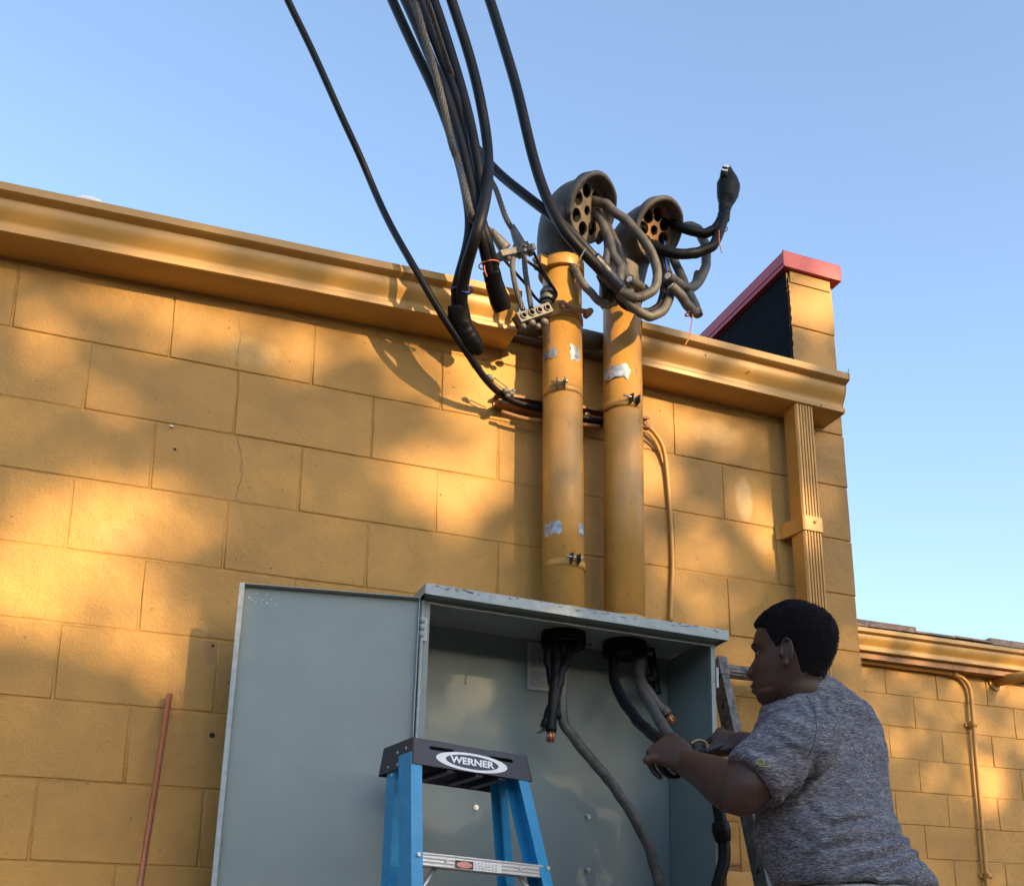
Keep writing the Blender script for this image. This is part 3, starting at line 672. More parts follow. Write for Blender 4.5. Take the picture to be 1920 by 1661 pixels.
cable('loop_cable', 'pale cable lying inside the hood of the left weatherhead', [(1083, 357, -.27), (1072, 366, -.275), (1062, 385, -.27), (1056, 410, -.26), (1060, 435, -.24), (1072, 452, -.21)], .0100, M_dusty, group=LG1, n=10)
cable('loop_cable', 'thin dusty loop between the two weatherheads, bulging left of the right one', [(1120, 425, -.16), (1135, 437, -.22), (1139, 470, -.27), (1136, 505, -.28), (1146, 533, -.29), (1166, 548, -.30), (1185, 549, -.30)], .0128, M_dusty, group=LG1, n=10)
cable('loop_cable', 'dusty loop dropping steeply from the right weatherhead behind the cut ends', [(1222, 440, -.18), (1228, 462, -.22), (1240, 500, -.24), (1262, 528, -.245), (1283, 548, -.25), (1300, 538, -.25), (1308, 512, -.24)], .0120, M_dusty, group=LG2, n=10)
cable('loop_cable', 'thin dark loop low in front of the right mast, below the navy tape', [(1140, 520, -.27), (1150, 548, -.28), (1170, 572, -.285), (1200, 584, -.29), (1226, 580, -.285), (1241, 560, -.275), (1243, 525, -.26), (1236, 490, -.24)], .0105, M_black, group=LG2, n=10)
cable('painted_loop_cable', 'brown painted cable hanging from the left mast collar to the tape wad', [(1074, 500, -.18), (1083, 514, -.20), (1093, 533, -.21), (1117, 560, -.23), (1140, 572, -.25), (1153, 565, -.27), (1157, 548, -.29)], .0125, M_plate1, cat='cable')
cable('loop_cable', 'upper dark cable from the right weatherhead rising to the black taped bulb', [(1226, 420, -.17), (1236, 417, -.21), (1257, 417, -.25), (1287, 430, -.29), (1320, 437, -.31), (1340, 430, -.32), (1352, 414, -.33), (1356, 398, -.33)], .0160, M_black, group=LG2)
cable('loop_cable', 'lower dark cable from the right weatherhead rising to the black taped bulb', [(1200, 430, -.16), (1210, 443, -.20), (1230, 463, -.25), (1267, 477, -.29), (1300, 475, -.31), (1330, 465, -.32), (1347, 444, -.33), (1357, 413, -.335), (1360, 398, -.335)], .0165, M_black, group=LG2)
cable('loop_cable', 'dusty loop right of the right weatherhead curling back to a cut end', [(1245, 440, -.17), (1262, 432, -.20), (1293, 425, -.22), (1313, 437, -.23), (1323, 467, -.24), (1323, 497, -.25), (1313, 523, -.26), (1297, 540, -.27), (1280, 537, -.28), (1265, 527, -.29), (1252, 517, -.31)], .0158, M_dusty, ends=[1], group=LG2)
cable('cable_stub', 'rear cable stub running down from the right weatherhead, rounded end', [(1250, 465, -.2), (1260, 482, -.23), (1273, 507, -.25), (1290, 547, -.27), (1303, 572, -.275), (1310, 592, -.28)], .0146, M_dusty, cat='cable stub', group='cut cable stubs')
cable('cable_stub', 'front cable stub with orange twine round it, below the weatherheads', [(1258, 536, -.32), (1277, 555, -.315), (1297, 579, -.31), (1303, 592, -.305)], .0158, M_dusty, ends=[0], cat='cable stub', group='cut cable stubs')
mb = MB(); ring_tie(mb, 1298, 586, -.30, .024, .0026, .5); mb.tube(spline(px3([(1299, 590, -.325), (1296, 610, -.33), (1292, 632, -.33), (1284, 648, -.33)]), 5), .0018, 6); tag(mb.build('twine_tie', M_otie), 'orange twine round the front stub, loose end dangling before the gutter', 'twine')
mb = MB(); ring_tie(mb, 1351, 430, -.325, .024, .0016, .1); mb.tube(spline(px3([(1348, 432, -.35), (1349, 455, -.35), (1353, 474, -.35)]), 5), .0016, 6); tag(mb.build('twine_tie', M_otie), 'faded orange twine under the black taped bulb', 'twine')
mb = MB(); mb.tube(spline(px3([(1246, 453, -.26), (1248, 480, -.27), (1251, 511, -.28)]), 5), .0028, 6); tag(mb.build('cable_tie', M_btie), 'blue tie hanging from the right weatherhead', 'cable tie')
mb = MB(); mb.tube(spline(px3([(1098, 466, -.385), (1091, 478, -.39), (1085, 490, -.385), (1082, 500, -.38)]), 5), .0026, 6); mb.build; tag(mb.build('cable_tie', M_zinc), 'grey tie around the two cables crossing the left weatherhead', 'cable tie')
# black bulb
bt = tape('black taped bulb with two cut cores, highest against the sky', [(1357, 412, -.333), (1358, 396, -.333), (1361, 378, -.335), (1365, 357, -.335), (1366, 340, -.335), (1364, 325, -.335), (1362, 314, -.335)], [.020, .019, .024, .037, .041, .032, .021, .015], flat=.8, group=None)
for px, py in ((1362, 313), (1359, 320)):
    mb = MB(); a = at(px, py, -.362); mb.cyl(a + Vector((.004, .02, -.02)), a, .0125, 14); mb.build('cable_tail', M_tape, bt)
    mb = MB(); mb.cyl(a, a + Vector((-.0010, -.0024, .0010)), .0098, 14); mb.build('cut_core', M_alu_c, bt)
# wedge sleeves, clamp and jumpers left of mast
dz = thing('dead_end_clamp', 'pair of grey wedge sleeves bolted together left of the weatherhead', 'cable clamp', at(965, 475, -.2))
for P in ([(920, 432, -.22), (932, 447, -.215), (948, 468, -.21)], [(960, 424, -.20), (968, 443, -.20), (980, 470, -.20)]):
    mb = MB(); q = spline(px3(P), 5); mb.tube(q, [.009 + .012 * i / (len(q) - 1) for i in range(len(q))], 16); mb.build('wedge_sleeve', M_zinc, dz)
mb = MB(); a, b = at(940, 478, -.22), at(996, 466, -.19); e = (b - a).normalized(); uu = Vector((0, 0, 1)); uu = (uu - e * uu.dot(e)).normalized()
mb.box((-.012, -.016, -.010), ((b - a).length + .006, .03, .010), frame(a, e, uu.cross(e), uu)); mb.build('clamp_bar', M_zinc, dz, bevel=.003)
for t in (.15, .55, .9):
    q = a.lerp(b, t) ; mb = MB(); mb.cyl(q - uu * .022, q + uu * .022, .009, 6); mb.build('bolt', M_zinc, dz)
for P, r, lab, m in (([(962, 484, -.21), (961, 505, -.21), (966, 535, -.205), (974, 562, -.20), (981, 582, -.20)], .0085, 'left bare stranded jumper between clamp and connector block', M_alu),
                     ([(983, 480, -.205), (985, 510, -.205), (990, 540, -.20), (996, 578, -.20)], .0085, 'right bare stranded jumper between clamp and connector block', M_alu)):
    rope('jumper_wire', lab, P, r, m, 6, 6, group='jumpers above the connector block', tw=70)
for P, lab in (([(946, 488, -.22), (965, 510, -.20), (987, 535, -.18), (1002, 556, -.17), (1014, 568, -.165)], 'thin black wire crossing behind the jumpers to the spool insulator'),
               ([(985, 487, -.2), (1008, 505, -.19), (1024, 524, -.18), (1036, 548, -.18)], 'thin black wire slanting from the clamp across the left mast'),
               ([(1000, 472, -.21), (1012, 498, -.20), (1030, 528, -.19), (1043, 550, -.185), (1038, 562, -.18), (1030, 567, -.17)], 'thin black wire curling down the front of the left mast')):
    cable('thin_wire', lab, P, .0045, M_black, 'wire', 'thin black wires by the left mast', 8)
# small splice connectors on the left cable by the strut
sp1 = MB()
for px, py, r in ((917, 707, .011), (922, 711, .008), (948, 733, .012), (958, 738, .012), (952, 742, .009), (963, 733, .008)): sp1.ball(at(px, py, -.10), r, 7, (1, .8, .8))
sp1.tube(px3([(921, 712, -.10), (945, 731, -.09)]), .0018, 6); sp1.tube(px3([(926, 708, -.10), (952, 727, -.09)]), .0018, 6)
tag(sp1.build('splice_clamp', M_zinc), 'little corroded splice clamp where the thin cable meets the strut', 'cable clamp')
# wall cable on the right
cable('wall_cable', 'mustard painted cable drooping from the strut down to the cabinet', [(1200, 792, -.03), (1215, 800, -.03), (1232, 818, -.025), (1244, 842, -.02), (1250, 880, -.013), (1255, 940, -.011), (1259, 1000, -.010), (1261, 1060, -.010), (1259, 1110, -.010), (1257, 1165, -.010)], .0068, M_pipe, 'cable', n=10)
cable('wall_cable', 'second short painted cable tucked beside the drooping wall cable', [(1198, 806, -.035), (1215, 812, -.03), (1228, 828, -.02), (1238, 850, -.012), (1243, 868, -.009)], .0038, M_pipe, 'cable', n=8)

# ------------------------------------------------------------------ cabinet
CB = Matrix.Translation(Vector((.900, 0, 2.598))) @ Matrix.Rotation(R(1.35), 4, 'Y')
CW, CD, CHt = .880, .292, 1.25
cab = thing('electrical_cabinet', 'open grey metal electrical cabinet mounted on the wall under the conduits', 'cabinet', CB @ Vector((CW / 2, -.15, -CHt)))
mb = MB()
# back panel with gentle oil-can dents
NX, NZ = 40, 50; vs = []
for i in range(NX + 1):
    for j in range(NZ + 1):
        x = .002 + (CW - .004) * i / NX; z = -CHt + CHt * j / NZ - .001
        ed = min(i, NX - i, j, NZ - j) / 6; ed = min(1, ed)
        y = -.018 + .0035 * ed * noise.noise((x * 4.2, z * 4.2, 3.1)) + .0012 * ed * noise.noise((x * 13, z * 11, 8.1))
        vs.append((x, y, z))
mb.add(vs, [(i * (NZ + 1) + j, (i + 1) * (NZ + 1) + j, (i + 1) * (NZ + 1) + j + 1, i * (NZ + 1) + j + 1) for i in range(NX) for j in range(NZ)], True, CB)
mb.box((0, -.012, -CHt), (CW, -.006, 0), CB); mb.build('back_panel', M_cab, cab)
for nm, xa_, xb_ in (('side_panel', -.002, .0), ('side_panel', CW, CW + .002)):
    mb = MB(); mb.box((xa_, -CD, -CHt), (xb_, -.006, -.004), CB)
    if xa_ < 0: mb.box((0, -CD, -CHt), (.016, -CD + .002, -.034), CB)
    else: mb.box((CW - .010, -CD, -CHt), (CW, -CD + .002, -.034), CB); mb.box((CW - .0120, -CD - .0005, -CHt), (CW - .0100, -CD + .012, -.034), CB)
    mb.build(nm, M_cab, cab)
mb = MB()
mb.box((-.012, -CD - .042, -.002), (CW + .022, .0 - .002, .002), CB)     # top sheet
mb.box((-.012, -CD - .044, -.028), (CW + .022, -CD - .0415, .002), CB)    # drip lip
mb.box((-.0135, -CD - .042, -.026), (-.012, -.10, .001), CB); mb.box((CW + .022, -CD - .042, -.026), (CW + .0235, -.05, .001), CB)
hd = mb.build('top_hood', M_cabe, cab, bevel=.0008)
mb = MB(); mb.box((.0, -CD - .0405, -.0265), (CW + .002, -CD - .002, -.0245), CB); mb.box((0, -CD - .002, -.036), (CW, -CD + .0, -.0245), CB); mb.build('header', M_cab, cab)
mb = MB(); mb.box((.002, -CD - .0035, -.0385), (CW - .001, -CD - .0005, -.0362), CB); mb.build('header_edge', M_cabe, cab)
mb = MB(); 
random.seed(5)
for i in range(46):
    x = random.choice([random.uniform(.01, .12), random.uniform(.0, CW), random.uniform(.7, CW + .01)]); w_ = random.uniform(.003, .016)
    z_ = random.uniform(-.008, .001)
    mb.box((x, -CD - .0447, z_ - random.uniform(.0008, .003)), (x + w_, -CD - .044, z_), CB)
mb.build('scuff_marks', M_rust, hd)['kind'] = 'stuff'
mb = MB(); 
for x, w_ in ((.60, .015), (.74, .03), (.80, .012)): mb.box((x, -CD - .03, .002), (x + w_, -CD - .02, .008), CB)
mb.build('debris', M_rust, hd)['kind'] = 'stuff'
# rubber bushings where the masts enter
for i, mx in enumerate((MX1 - .003, MX2 - .010)):
    l = CB.inverted() @ Vector((mx, MY, 2.58)); mb = MB()
    for j in range(2): mb.cyl(CB @ Vector((l.x, MY, -.030 - .008 * j)), CB @ Vector((l.x, MY, -.036 - .008 * j)), .067 - .003 * j, 32)
    mb.cyl(CB @ Vector((l.x, MY, -.003)), CB @ Vector((l.x, MY, -.03)), .066, 32); mb.build('bushing', M_tape, cab)
    mb = MB(); q = CB @ Vector((l.x + .055, MY - .058, -.045)); mb.cyl(q, q + Vector((0, -.006, 0)), .0065, 10); mb.build('bushing_screw', M_steel, cab)
# rivets / screws and short pale streaks on the back panel
for px, py in ((893, 1513), (1103, 1530), (1103, 1630)):
    mb = MB(); q = at(px, py, -.024); mb.cyl(q, q + Vector((0, .008, 0)), .0075, 10); mb.cyl(q - Vector((0, .006, 0)), q, .0035, 8); mb.build('stud', M_steel, cab)
for px, py, h in ((875, 1265, 18), (845, 1270, 8), (827, 1262, 7), (1092, 1303, 14), (976, 1275, 10)):
    a = at(px + 1, py, -.0235); b = at(px - 1, py + h, -.0235); mb = MB(); mb.tube([a, a.lerp(b, .5) + Vector((-.002, 0, 0)), b], .0012, 6); mb.build('pale_streak', M_cabe, cab)
# paper label with printed lines
lb = MB(); q0, q1 = at(989, 1203, -.0245), at(1040, 1297, -.0245)
lb.box((q0.x, -.0250, q1.z), (q1.x, -.0240, q0.z)); lab = lb.build('label_sheet', M_paper, cab)
mb = MB(); random.seed(3)
H_ = q0.z - q1.z; W_ = q1.x - q0.x
for i in range(22):
    t = .05 + .9 * i / 22
    if .50 < t < .60: continue
    a = q0.x + W_ * .08; b = a + W_ * random.uniform(.45, .84)
    mb.box((a, -.0256, q0.z - H_ * t - .0012), (b, -.0250, q0.z - H_ * t))
for i in range(3): mb.box((q0.x + W_ * (.25 + .2 * i), -.0256, q0.z - H_ * .48), (q0.x + W_ * (.25 + .2 * i) + .0008, -.0250, q0.z - H_ * .2))
mb.build('printed_lines', M_ink, lab)['kind'] = 'stuff'
# door leaf, swung right round towards the wall
ang = math.asin(.095 / .462)
DM = CB @ Matrix.Translation(Vector((-.012, -CD + .000, -.030))) @ Matrix.Rotation(-ang, 4, 'Z')
DW, DH = .462, CHt - .04
door = MB(); vs = []
NX, NZ = 24, 40
for i in range(NX + 1):
    for j in range(NZ + 1):
        x = -DW * i / NX; z = -DH + DH * j / NZ; ed = min(1, min(i, NX - i, j, NZ - j) / 5)
        vs.append((x, .0 + .0022 * ed * noise.noise((x * 4, z * 3, 1.7)), z))
door.add(vs, [(i * (NZ + 1) + j, (i + 1) * (NZ + 1) + j, (i + 1) * (NZ + 1) + j + 1, i * (NZ + 1) + j + 1) for i in range(NX) for j in range(NZ)], True, DM)
dr = door.build('door', M_cab, cab)
mb = MB(); mb.box((-DW - .002, -.022, -DH), (-DW, .0025, .0), DM); mb.box((-DW, -.0225, -DH), (-DW + .009, -.0205, -.001), DM); mb.box((-DW + .009, -.0225, -DH), (-DW + .0105, -.016, -.001), DM)
mb.box((-DW, -.020, -.002), (-.002, .002, .0), DM); mb.box((-.004, -.018, -DH), (-.002, .002, -.002), DM); mb.box((-DW, -.02, -DH), (-.002, .002, -DH + .002), DM)
mb.build('door_flange', M_cabe, dr, bevel=.0005)
mb = MB(); a = CB @ Vector((-.006, -CD - .006, -.035)); b = CB @ Vector((-.006, -CD - .006, -CHt)); mb.cyl(a, b, .0042, 12); mb.build('hinge_rod', M_cabe, cab)
for zc in (-.115, -.62, -1.1):
    mb = MB()
    for k in range(3): mb.cyl(CB @ Vector((-.006, -CD - .007, zc + .018 - k * .019)), CB @ Vector((-.006, -CD - .007, zc + .034 - k * .019)), .0072, 12)
    mb.box((-.006, -CD - .010, zc - .03), (.008, -CD - .007, zc + .034), CB); mb.build('hinge', M_cabe, cab)
mb = MB(); mb.box((CW + .003, -CD - .004, -.16), (CW + .010, -CD + .002, -.10), CB); mb.build('hinge', M_cabe, cab)
mb = MB(); random.seed(9)
for i in range(12):
    x = -DW + random.uniform(.02, .1); z = random.uniform(-.05, -.015); mb.box((x, -.0018 - .002, z), (x + random.uniform(.001, .004), -.002, z + random.uniform(.001, .003)), DM)
mb.build('paint_chips', M_white, dr)['kind'] = 'stuff'

# cables inside the cabinet
random.seed(21)
IG = 'cut cables hanging inside the cabinet'
def strands(parent, a, d, r, L, n=14, m=M_copper, flare=.15):
    mb = MB(); d = d.normalized(); u = d.orthogonal().normalized(); v = d.cross(u)
    for i in range(n):
        rr = r * .8 * math.sqrt(i / n); an = i * 2.4
        o = (u * math.cos(an) + v * math.sin(an)) * rr
        l = L * random.uniform(.85, 1.05)
        mb.tube([a + o, a + o + d * l * .5 + o * flare * .3, a + o * (1 + flare) + d * l], r * .20, 6)
    mb.build('copper_strands', m, parent)['kind'] = 'stuff'
def icable(lab, P, r, cu=None, name='hanging_cable', m=M_black, group=IG):
    o, pts = cable(name, lab, P, r, m, 'cable', group)
    if cu: strands(o, pts[-1], pts[-1] - pts[-3], r * .85, cu)
    return o
icable('leftmost black cable in the cabinet, ending in frayed dark strands', [(1026, 1168, -.11), (1026, 1190, -.13), (1027, 1233, -.15), (1034, 1277, -.16), (1036, 1310, -.17), (1026, 1345, -.18), (1020, 1362, -.18)], .0125)
ic = icable('black cable with bright bare copper tip in the left group', [(1040, 1168, -.11), (1042, 1200, -.14), (1044, 1250, -.17), (1040, 1290, -.185), (1036, 1330, -.19), (1033, 1371, -.19)], .0150, .030)
mb = MB(); a = at(1019, 1362, -.18)
for i in range(9): mb.tube(spline([a, a + Vector((random.uniform(-.012, .004), -.004, -.012)), a + Vector((random.uniform(-.028, .006), random.uniform(-.01, .01), random.uniform(-.022, .0)))], 3), .0010, 5)
mb.build('frayed_strands', M_dsteel, ic)['kind'] = 'stuff' 
icable('black cable crossing the front of the left group inside the cabinet', [(1078, 1168, -.11), (1075, 1195, -.14), (1063, 1235, -.17), (1050, 1270, -.185), (1043, 1300, -.19), (1040, 1325, -.19), (1046, 1345, -.185)], .0130)
icable('long black cable sweeping right down across the cabinet back', [(1060, 1168, -.11), (1061, 1200, -.13), (1057, 1260, -.16), (1053, 1320, -.18), (1060, 1360, -.185), (1090, 1400, -.19), (1123, 1440, -.20), (1150, 1473, -.21), (1180, 1518, -.22), (1210, 1573, -.22), (1230, 1630, -.22), (1238, 1690, -.22), (1236, 1800, -.21), (1220, 1950, -.2)], .0148, m=M_dusty)
icable('black cable curving from the right bushing into the left hand of the man', [(1152, 1190, -.10), (1150, 1222, -.13), (1151, 1262, -.18), (1162, 1302, -.26), (1190, 1345, -.40), (1218, 1372, -.54), (1240, 1388, -.63), (1262, 1404, -.69)], .0150)
icable('upper grey cable of the right group with copper tip pointing right', [(1206, 1195, -.10), (1206, 1220, -.12), (1200, 1262, -.15), (1212, 1293, -.18), (1236, 1322, -.20), (1252, 1339, -.21)], .0150, .028, m=M_dusty)
icable('lower grey cable running down from the right group into the hand', [(1190, 1195, -.10), (1195, 1240, -.13), (1203, 1290, -.20), (1222, 1325, -.34), (1242, 1360, -.52), (1256, 1382, -.63), (1266, 1398, -.68)], .0145, m=M_dusty)
icable('short dark stub behind the right group, taped at its end', [(1216, 1195, -.09), (1221, 1228, -.10), (1228, 1268, -.11), (1232, 1300, -.12)], .0130)
mb = MB(); mb.ball(at(1220, 1274, -.14), .022, 8, (1, .8, .8)); tag(mb.build('tape_wrap', M_tape), 'black tape wrap on the right cable group inside the cabinet', 'tape')
cable('lower_cable', 'black cable with torn tape hanging below the elbow of the man', [(1345, 1500, -.42), (1350, 1530, -.42), (1356, 1570, -.42), (1358, 1610, -.42), (1348, 1650, -.42), (1336, 1700, -.42), (1320, 1800, -.42)], .0165, M_black, 'cable')
mb = MB(); mb.tube(spline(px3([(1350, 1540, -.425), (1353, 1558, -.425), (1357, 1578, -.425)]), 5), [.021, .023, .024, .024, .025, .025, .024, .023, .022, .021, .019], 12); mb.tube(px3([(1362, 1570, -.43), (1370, 1566, -.43)]), .003, 5); tag(mb.build('tape_wrap', M_tape), 'torn black tape on the cable below the elbow', 'tape')

# ------------------------------------------------------------------ copper ground rod, junction box
a, b = at(318, 1302, -.03), at(262, 1661, -.16)
b2 = a + (b - a) * (a.z / (a.z - b.z))
mb = MB(); mb.cyl(a, b2, .0080, 16); mb.ball(a, .0080, 8, (1, 1, .6)); tag(mb.build('copper_rod', M_rod), 'bare copper ground rod leaning on the wall left of the cabinet door', 'rod')
jb = thing('junction_box', 'small mustard junction box low on the wall behind the ladder', 'junction box', at(1390, 1720, 0))
p0, p1 = at(1362, 1632, -.06), at(1432, 1800, -.06)
mb = MB(); mb.box((p0.x, -.06, p1.z), (p1.x, -.001, p0.z)); mb.build('box', M_pipe, jb, bevel=.006)
mb = MB(); mb.box((p0.x + .02, -.02, p0.z + .004), (p0.x + .075, -.002, p0.z + .03)); mb.tube([(p0.x + .02, -.02, p0.z + .02), (p0.x + .08, -.02, p0.z + .026)], .004, 6); mb.build('bracket', M_trim, jb)

# ------------------------------------------------------------------ low building behind on the right
Y2 = 2.5
low = thing('block_wall', 'lower mustard block wall set back behind the man at right', 'wall', (5.5, Y2, 0))
mb = MB(); mb.box((2.56, Y2 + .004, 0), (9, 7, 3.56)); mb.build('wall_core', M_mortar, low)
zl = 3.155
k = -2
while True:
    zt = zl + BH * 2 - (k + 2) * BH * 1.0; zb_ = zt - BH
    zt_ = min(zt, 3.555)
    if zt < .05: break
    j0 = 3.55 + (0 if k % 2 else BH) + .19
    while j0 < 8.2:
        n = j0 + BL + random.uniform(-.006, .006); put_block(low, j0, n, max(0, zb_), zt_, Y2); j0 = n
    k += 1
gB = gutter('rain_gutter', 'gutter on the low building at the right edge, sunlit in one spot', 2.56, 9, 3.585, 3.585, Y2, M_gut, None, [], 12)
mb = MB(); mb.box((2.56, Y2 - .085, 3.545), (9, Y2 + .01, 3.583)); gB_f = mb.build('fascia', M_trim, gB)
rf = thing('shingle_roof', 'edge of a worn brown shingle roof on the low building', 'roof', (5.5, Y2 + .5, 3.7))
random.seed(8)
x = 3.9
while x < 8.5:
    w_ = random.uniform(.28, .36)
    mb = MB(); h = random.uniform(.0, .014); vs = [(x, Y2 - .16, 3.724 + h), (x + w_ - .006, Y2 - .16, 3.724 + h + random.uniform(-.004, .006)), (x + w_ - .006, Y2 + 1.5, 4.0), (x, Y2 + 1.5, 4.0)]
    mb.add(vs + [(a, b, c + .012) for a, b, c in vs], [(0, 3, 2, 1), (4, 5, 6, 7), (0, 1, 5, 4), (1, 2, 6, 5), (2, 3, 7, 6), (3, 0, 4, 7)]); mb.build('shingle', M_shing, rf); x += w_
for xa_, xb_ in ((4.1, 4.95), (5.55, 7.2)):
    mb = MB(); mb.box((xa_, Y2 - .10, 3.742), (xb_, Y2 + .4, 3.790)); mb.build('ridge_flashing', M_shing, rf)
c_, p_ = cable('wall_conduit', 'thin mustard conduit bending down the low building wall', [(1600, 1238, Y2 - .03), (1640, 1243, Y2 - .03), (1700, 1251, Y2 - .03), (1760, 1259, Y2 - .03), (1788, 1264, Y2 - .03), (1806, 1272, Y2 - .03), (1818, 1290, Y2 - .03), (1822, 1320, Y2 - .03), (1828, 1400, Y2 - .03), (1835, 1480, Y2 - .03), (1842, 1560, Y2 - .03), (1850, 1650, Y2 - .03), (1860, 1800, Y2 - .03)], .0135, M_pipe, 'conduit', n=12)
for px, py in ((1790, 1264), (1824, 1358), (1852, 1641)):
    mb = MB(); q = at(px, py, Y2 - .03)
    mb.box((q.x - .045, Y2 - .012, q.z - .012), (q.x + .02, Y2 - .003, q.z + .012)); mb.tube([q + Vector((-.02, 0, 0)), q + Vector((.02, 0, 0))], .021, 12); mb.build('strap', M_pipe, c_)
pp = thing('vent_pipe', 'mustard pipe leaving the low wall under its gutter at the right edge', 'pipe', at(1868, 1276, Y2))
a = at(1866, 1278, Y2); b = at(1950, 1262, Y2 - .30)
mb = MB(); mb.tube([a, b], .035, 16); mb.build('pipe', M_pipe, pp)
mb = MB(); mb.cyl(a + Vector((0, -.012, 0)), a + Vector((0, -.001, 0)), .062, 20); mb.build('flange', M_pipe, pp)

# ------------------------------------------------------------------ step ladder
def cl(x, y): return 680 + x / 4.8, 1350 + y / 4.8
TL = at(*cl(450, 150), -.60); TR = at(*cl(1475, 320), -.545)
ex = (TR - TL).normalized(); WL = (TR - TL).length
dn0 = Vector((0, 0, -1)); dn0 = (dn0 - ex * dn0.dot(ex)).normalized()
back = dn0.cross(ex); back = back if back.y > 0 else -back
dn = (dn0 - back * .16).normalized()               # front rails rake towards the viewer
nf = ex.cross(dn); nf = nf if nf.y < 0 else -nf
def fp(cx_, cy_):                                   # crop pixel -> (u, v) on the ladder's front plane
    q = onplane(*cl(cx_, cy_), TL, nf) - TL; return q.dot(ex), q.dot(dn)
lad = thing('step_ladder', 'blue fibreglass step ladder with black cap standing before the cabinet', 'ladder', Vector((TL.x + WL / 2, TL.y, .01)))
LF = frame(TL, ex, -dn, nf)                         # x right, y up along rails, z out
u3, v3 = fp(1520, 550); u2, v2 = fp(440, 380); HC = (v3 + v2) / 2
def capx(t): return t
s0, s1 = fp(600, 235), fp(825, 290); s2, s3 = fp(1140, 325), fp(1355, 378)
def slot(a, b, h=.0045):
    ya = -(a[1] + b[1]) / 2; pts = []
    for k in range(7): an = math.pi / 2 + math.pi * k / 6; pts.append((a[0] + h + h * math.cos(an), ya + h * math.sin(an)))
    for k in range(7): an = -math.pi / 2 + math.pi * k / 6; pts.append((b[0] - h + h * math.cos(an), ya + h * math.sin(an)))
    return pts
outer = [(0, 0), (-.002, -HC), (WL + .012, -HC), (WL + .004, -.004), (WL * .69, .0), (WL * .66, -.0035), (WL * .37, -.0035), (WL * .34, 0)]
outer = [(-.002, -HC), (WL + .013, -HC), (WL, 0), (WL * .68, .0), (WL * .67, -.0022), (WL * .36, -.0022), (WL * .35, 0), (0, 0)]
mb = plate(outer, [slot(s0, s1), slot(s2, s3)], LF, .003)
DPc = .150
def pq(u, v, w_): return TL + ex * u + dn0 * v + back * w_      # u right, v down, w towards the wall
def quadbox(mb, A, th):                             # A: 4 points, th: offset vector
    A = [Vector(a) for a in A]; vs = A + [a + th for a in A]; mb.add(vs, [(0, 3, 2, 1), (4, 5, 6, 7), (0, 1, 5, 4), (1, 2, 6, 5), (2, 3, 7, 6), (3, 0, 4, 7)])
fo = HC * .16
quadbox(mb, [pq(0, .0005, .003), pq(WL, .0005, .003), pq(WL, .0005, DPc), pq(0, .0005, DPc)], dn0 * .003)
quadbox(mb, [pq(0.0002, .0, .0), pq(0.0002, .0, DPc), pq(-.0018, HC, DPc + .016), pq(-.0018, HC, -fo)], ex * .003)
quadbox(mb, [pq(WL - .0002, .0, .0), pq(WL - .0002, .0, DPc), pq(WL + .012, HC, DPc + .016), pq(WL + .012, HC, -fo)], ex * -.003)
quadbox(mb, [pq(.0, .0, DPc), pq(WL, .0, DPc), pq(WL + .012, HC * 1.05, DPc + .016), pq(-.002, HC * 1.05, DPc + .016)], back * -.003)
for u in (.3, .55, .75): quadbox(mb, [pq(WL * u, HC * .9, .0), pq(WL * u + .02, HC * .9, 0), pq(WL * u + .02, HC * 1.08, .0), pq(WL * u, HC * 1.08, 0)], back * .14)
cap = mb.build('top_cap', M_cap, lad)
rv = [(318, 290), (395, 250), (233, 423), (318, 398), (265, 492)]
for rx_, ry_ in rv:
    q = onplane(*cl(rx_, ry_), pq(0, 0, 0), ex)
    mb = MB(); mb.cyl(q + ex * .001, q - ex * .0022, .0034, 12); mb.build('rivet', M_alum, cap)
# oval badge with lettering
oc = fp(987, 381); orx = (fp(1307, 430)[0] - fp(668, 330)[0]) / 2; ory = orx * .235
irx = (fp(1228, 405)[0] - fp(757, 355)[0]) / 2; iry = ory * .74
mb = MB(); M_ = LF @ Matrix.Translation((oc[0], -oc[1], 0))
def disc(rx, ry, z0, z1):
    q = MB(); q.loft([[(x, y, z0) for x, y in circ(0, 0, rx, ry, 64)], [(x, y, z1) for x, y in circ(0, 0, rx, ry, 64)]], (False, True), False); q.v = [tuple(M_ @ Vector(v)) for v in q.v]; return q
bd = disc(orx, ory, .0, .0006).build('badge', M_white, cap)
disc(irx, iry, .0, .0010).build('badge_field', M_navy, bd)
def text(s, size, M, m, parent, bold=.0, xs=1.0, name='lettering'):
    cu = bpy.data.curves.new('t', 'FONT'); cu.body = s; cu.size = size; cu.align_x = 'CENTER'; cu.align_y = 'CENTER'; cu.offset = bold; cu.extrude = .0002; cu.resolution_u = 3
    o = bpy.data.objects.new('t', cu); col.objects.link(o); dg = bpy.context.evaluated_depsgraph_get(); me = bpy.data.meshes.new_from_object(o.evaluated_get(dg)); bpy.data.objects.remove(o)
    me.transform(M @ Matrix.Diagonal((xs, 1, 1, 1))); me.materials.clear(); me.materials.append(m); me.name = name
    return link(name, me, parent)
tw = (fp(1188, 400)[0] - fp(803, 360)[0])
sz = ory * 1.02
text('WERNER', sz, M_ @ Matrix.Translation((0, 0, .0013)), M_white, bd, bold=sz * .035, xs=tw / (sz * 4.05))
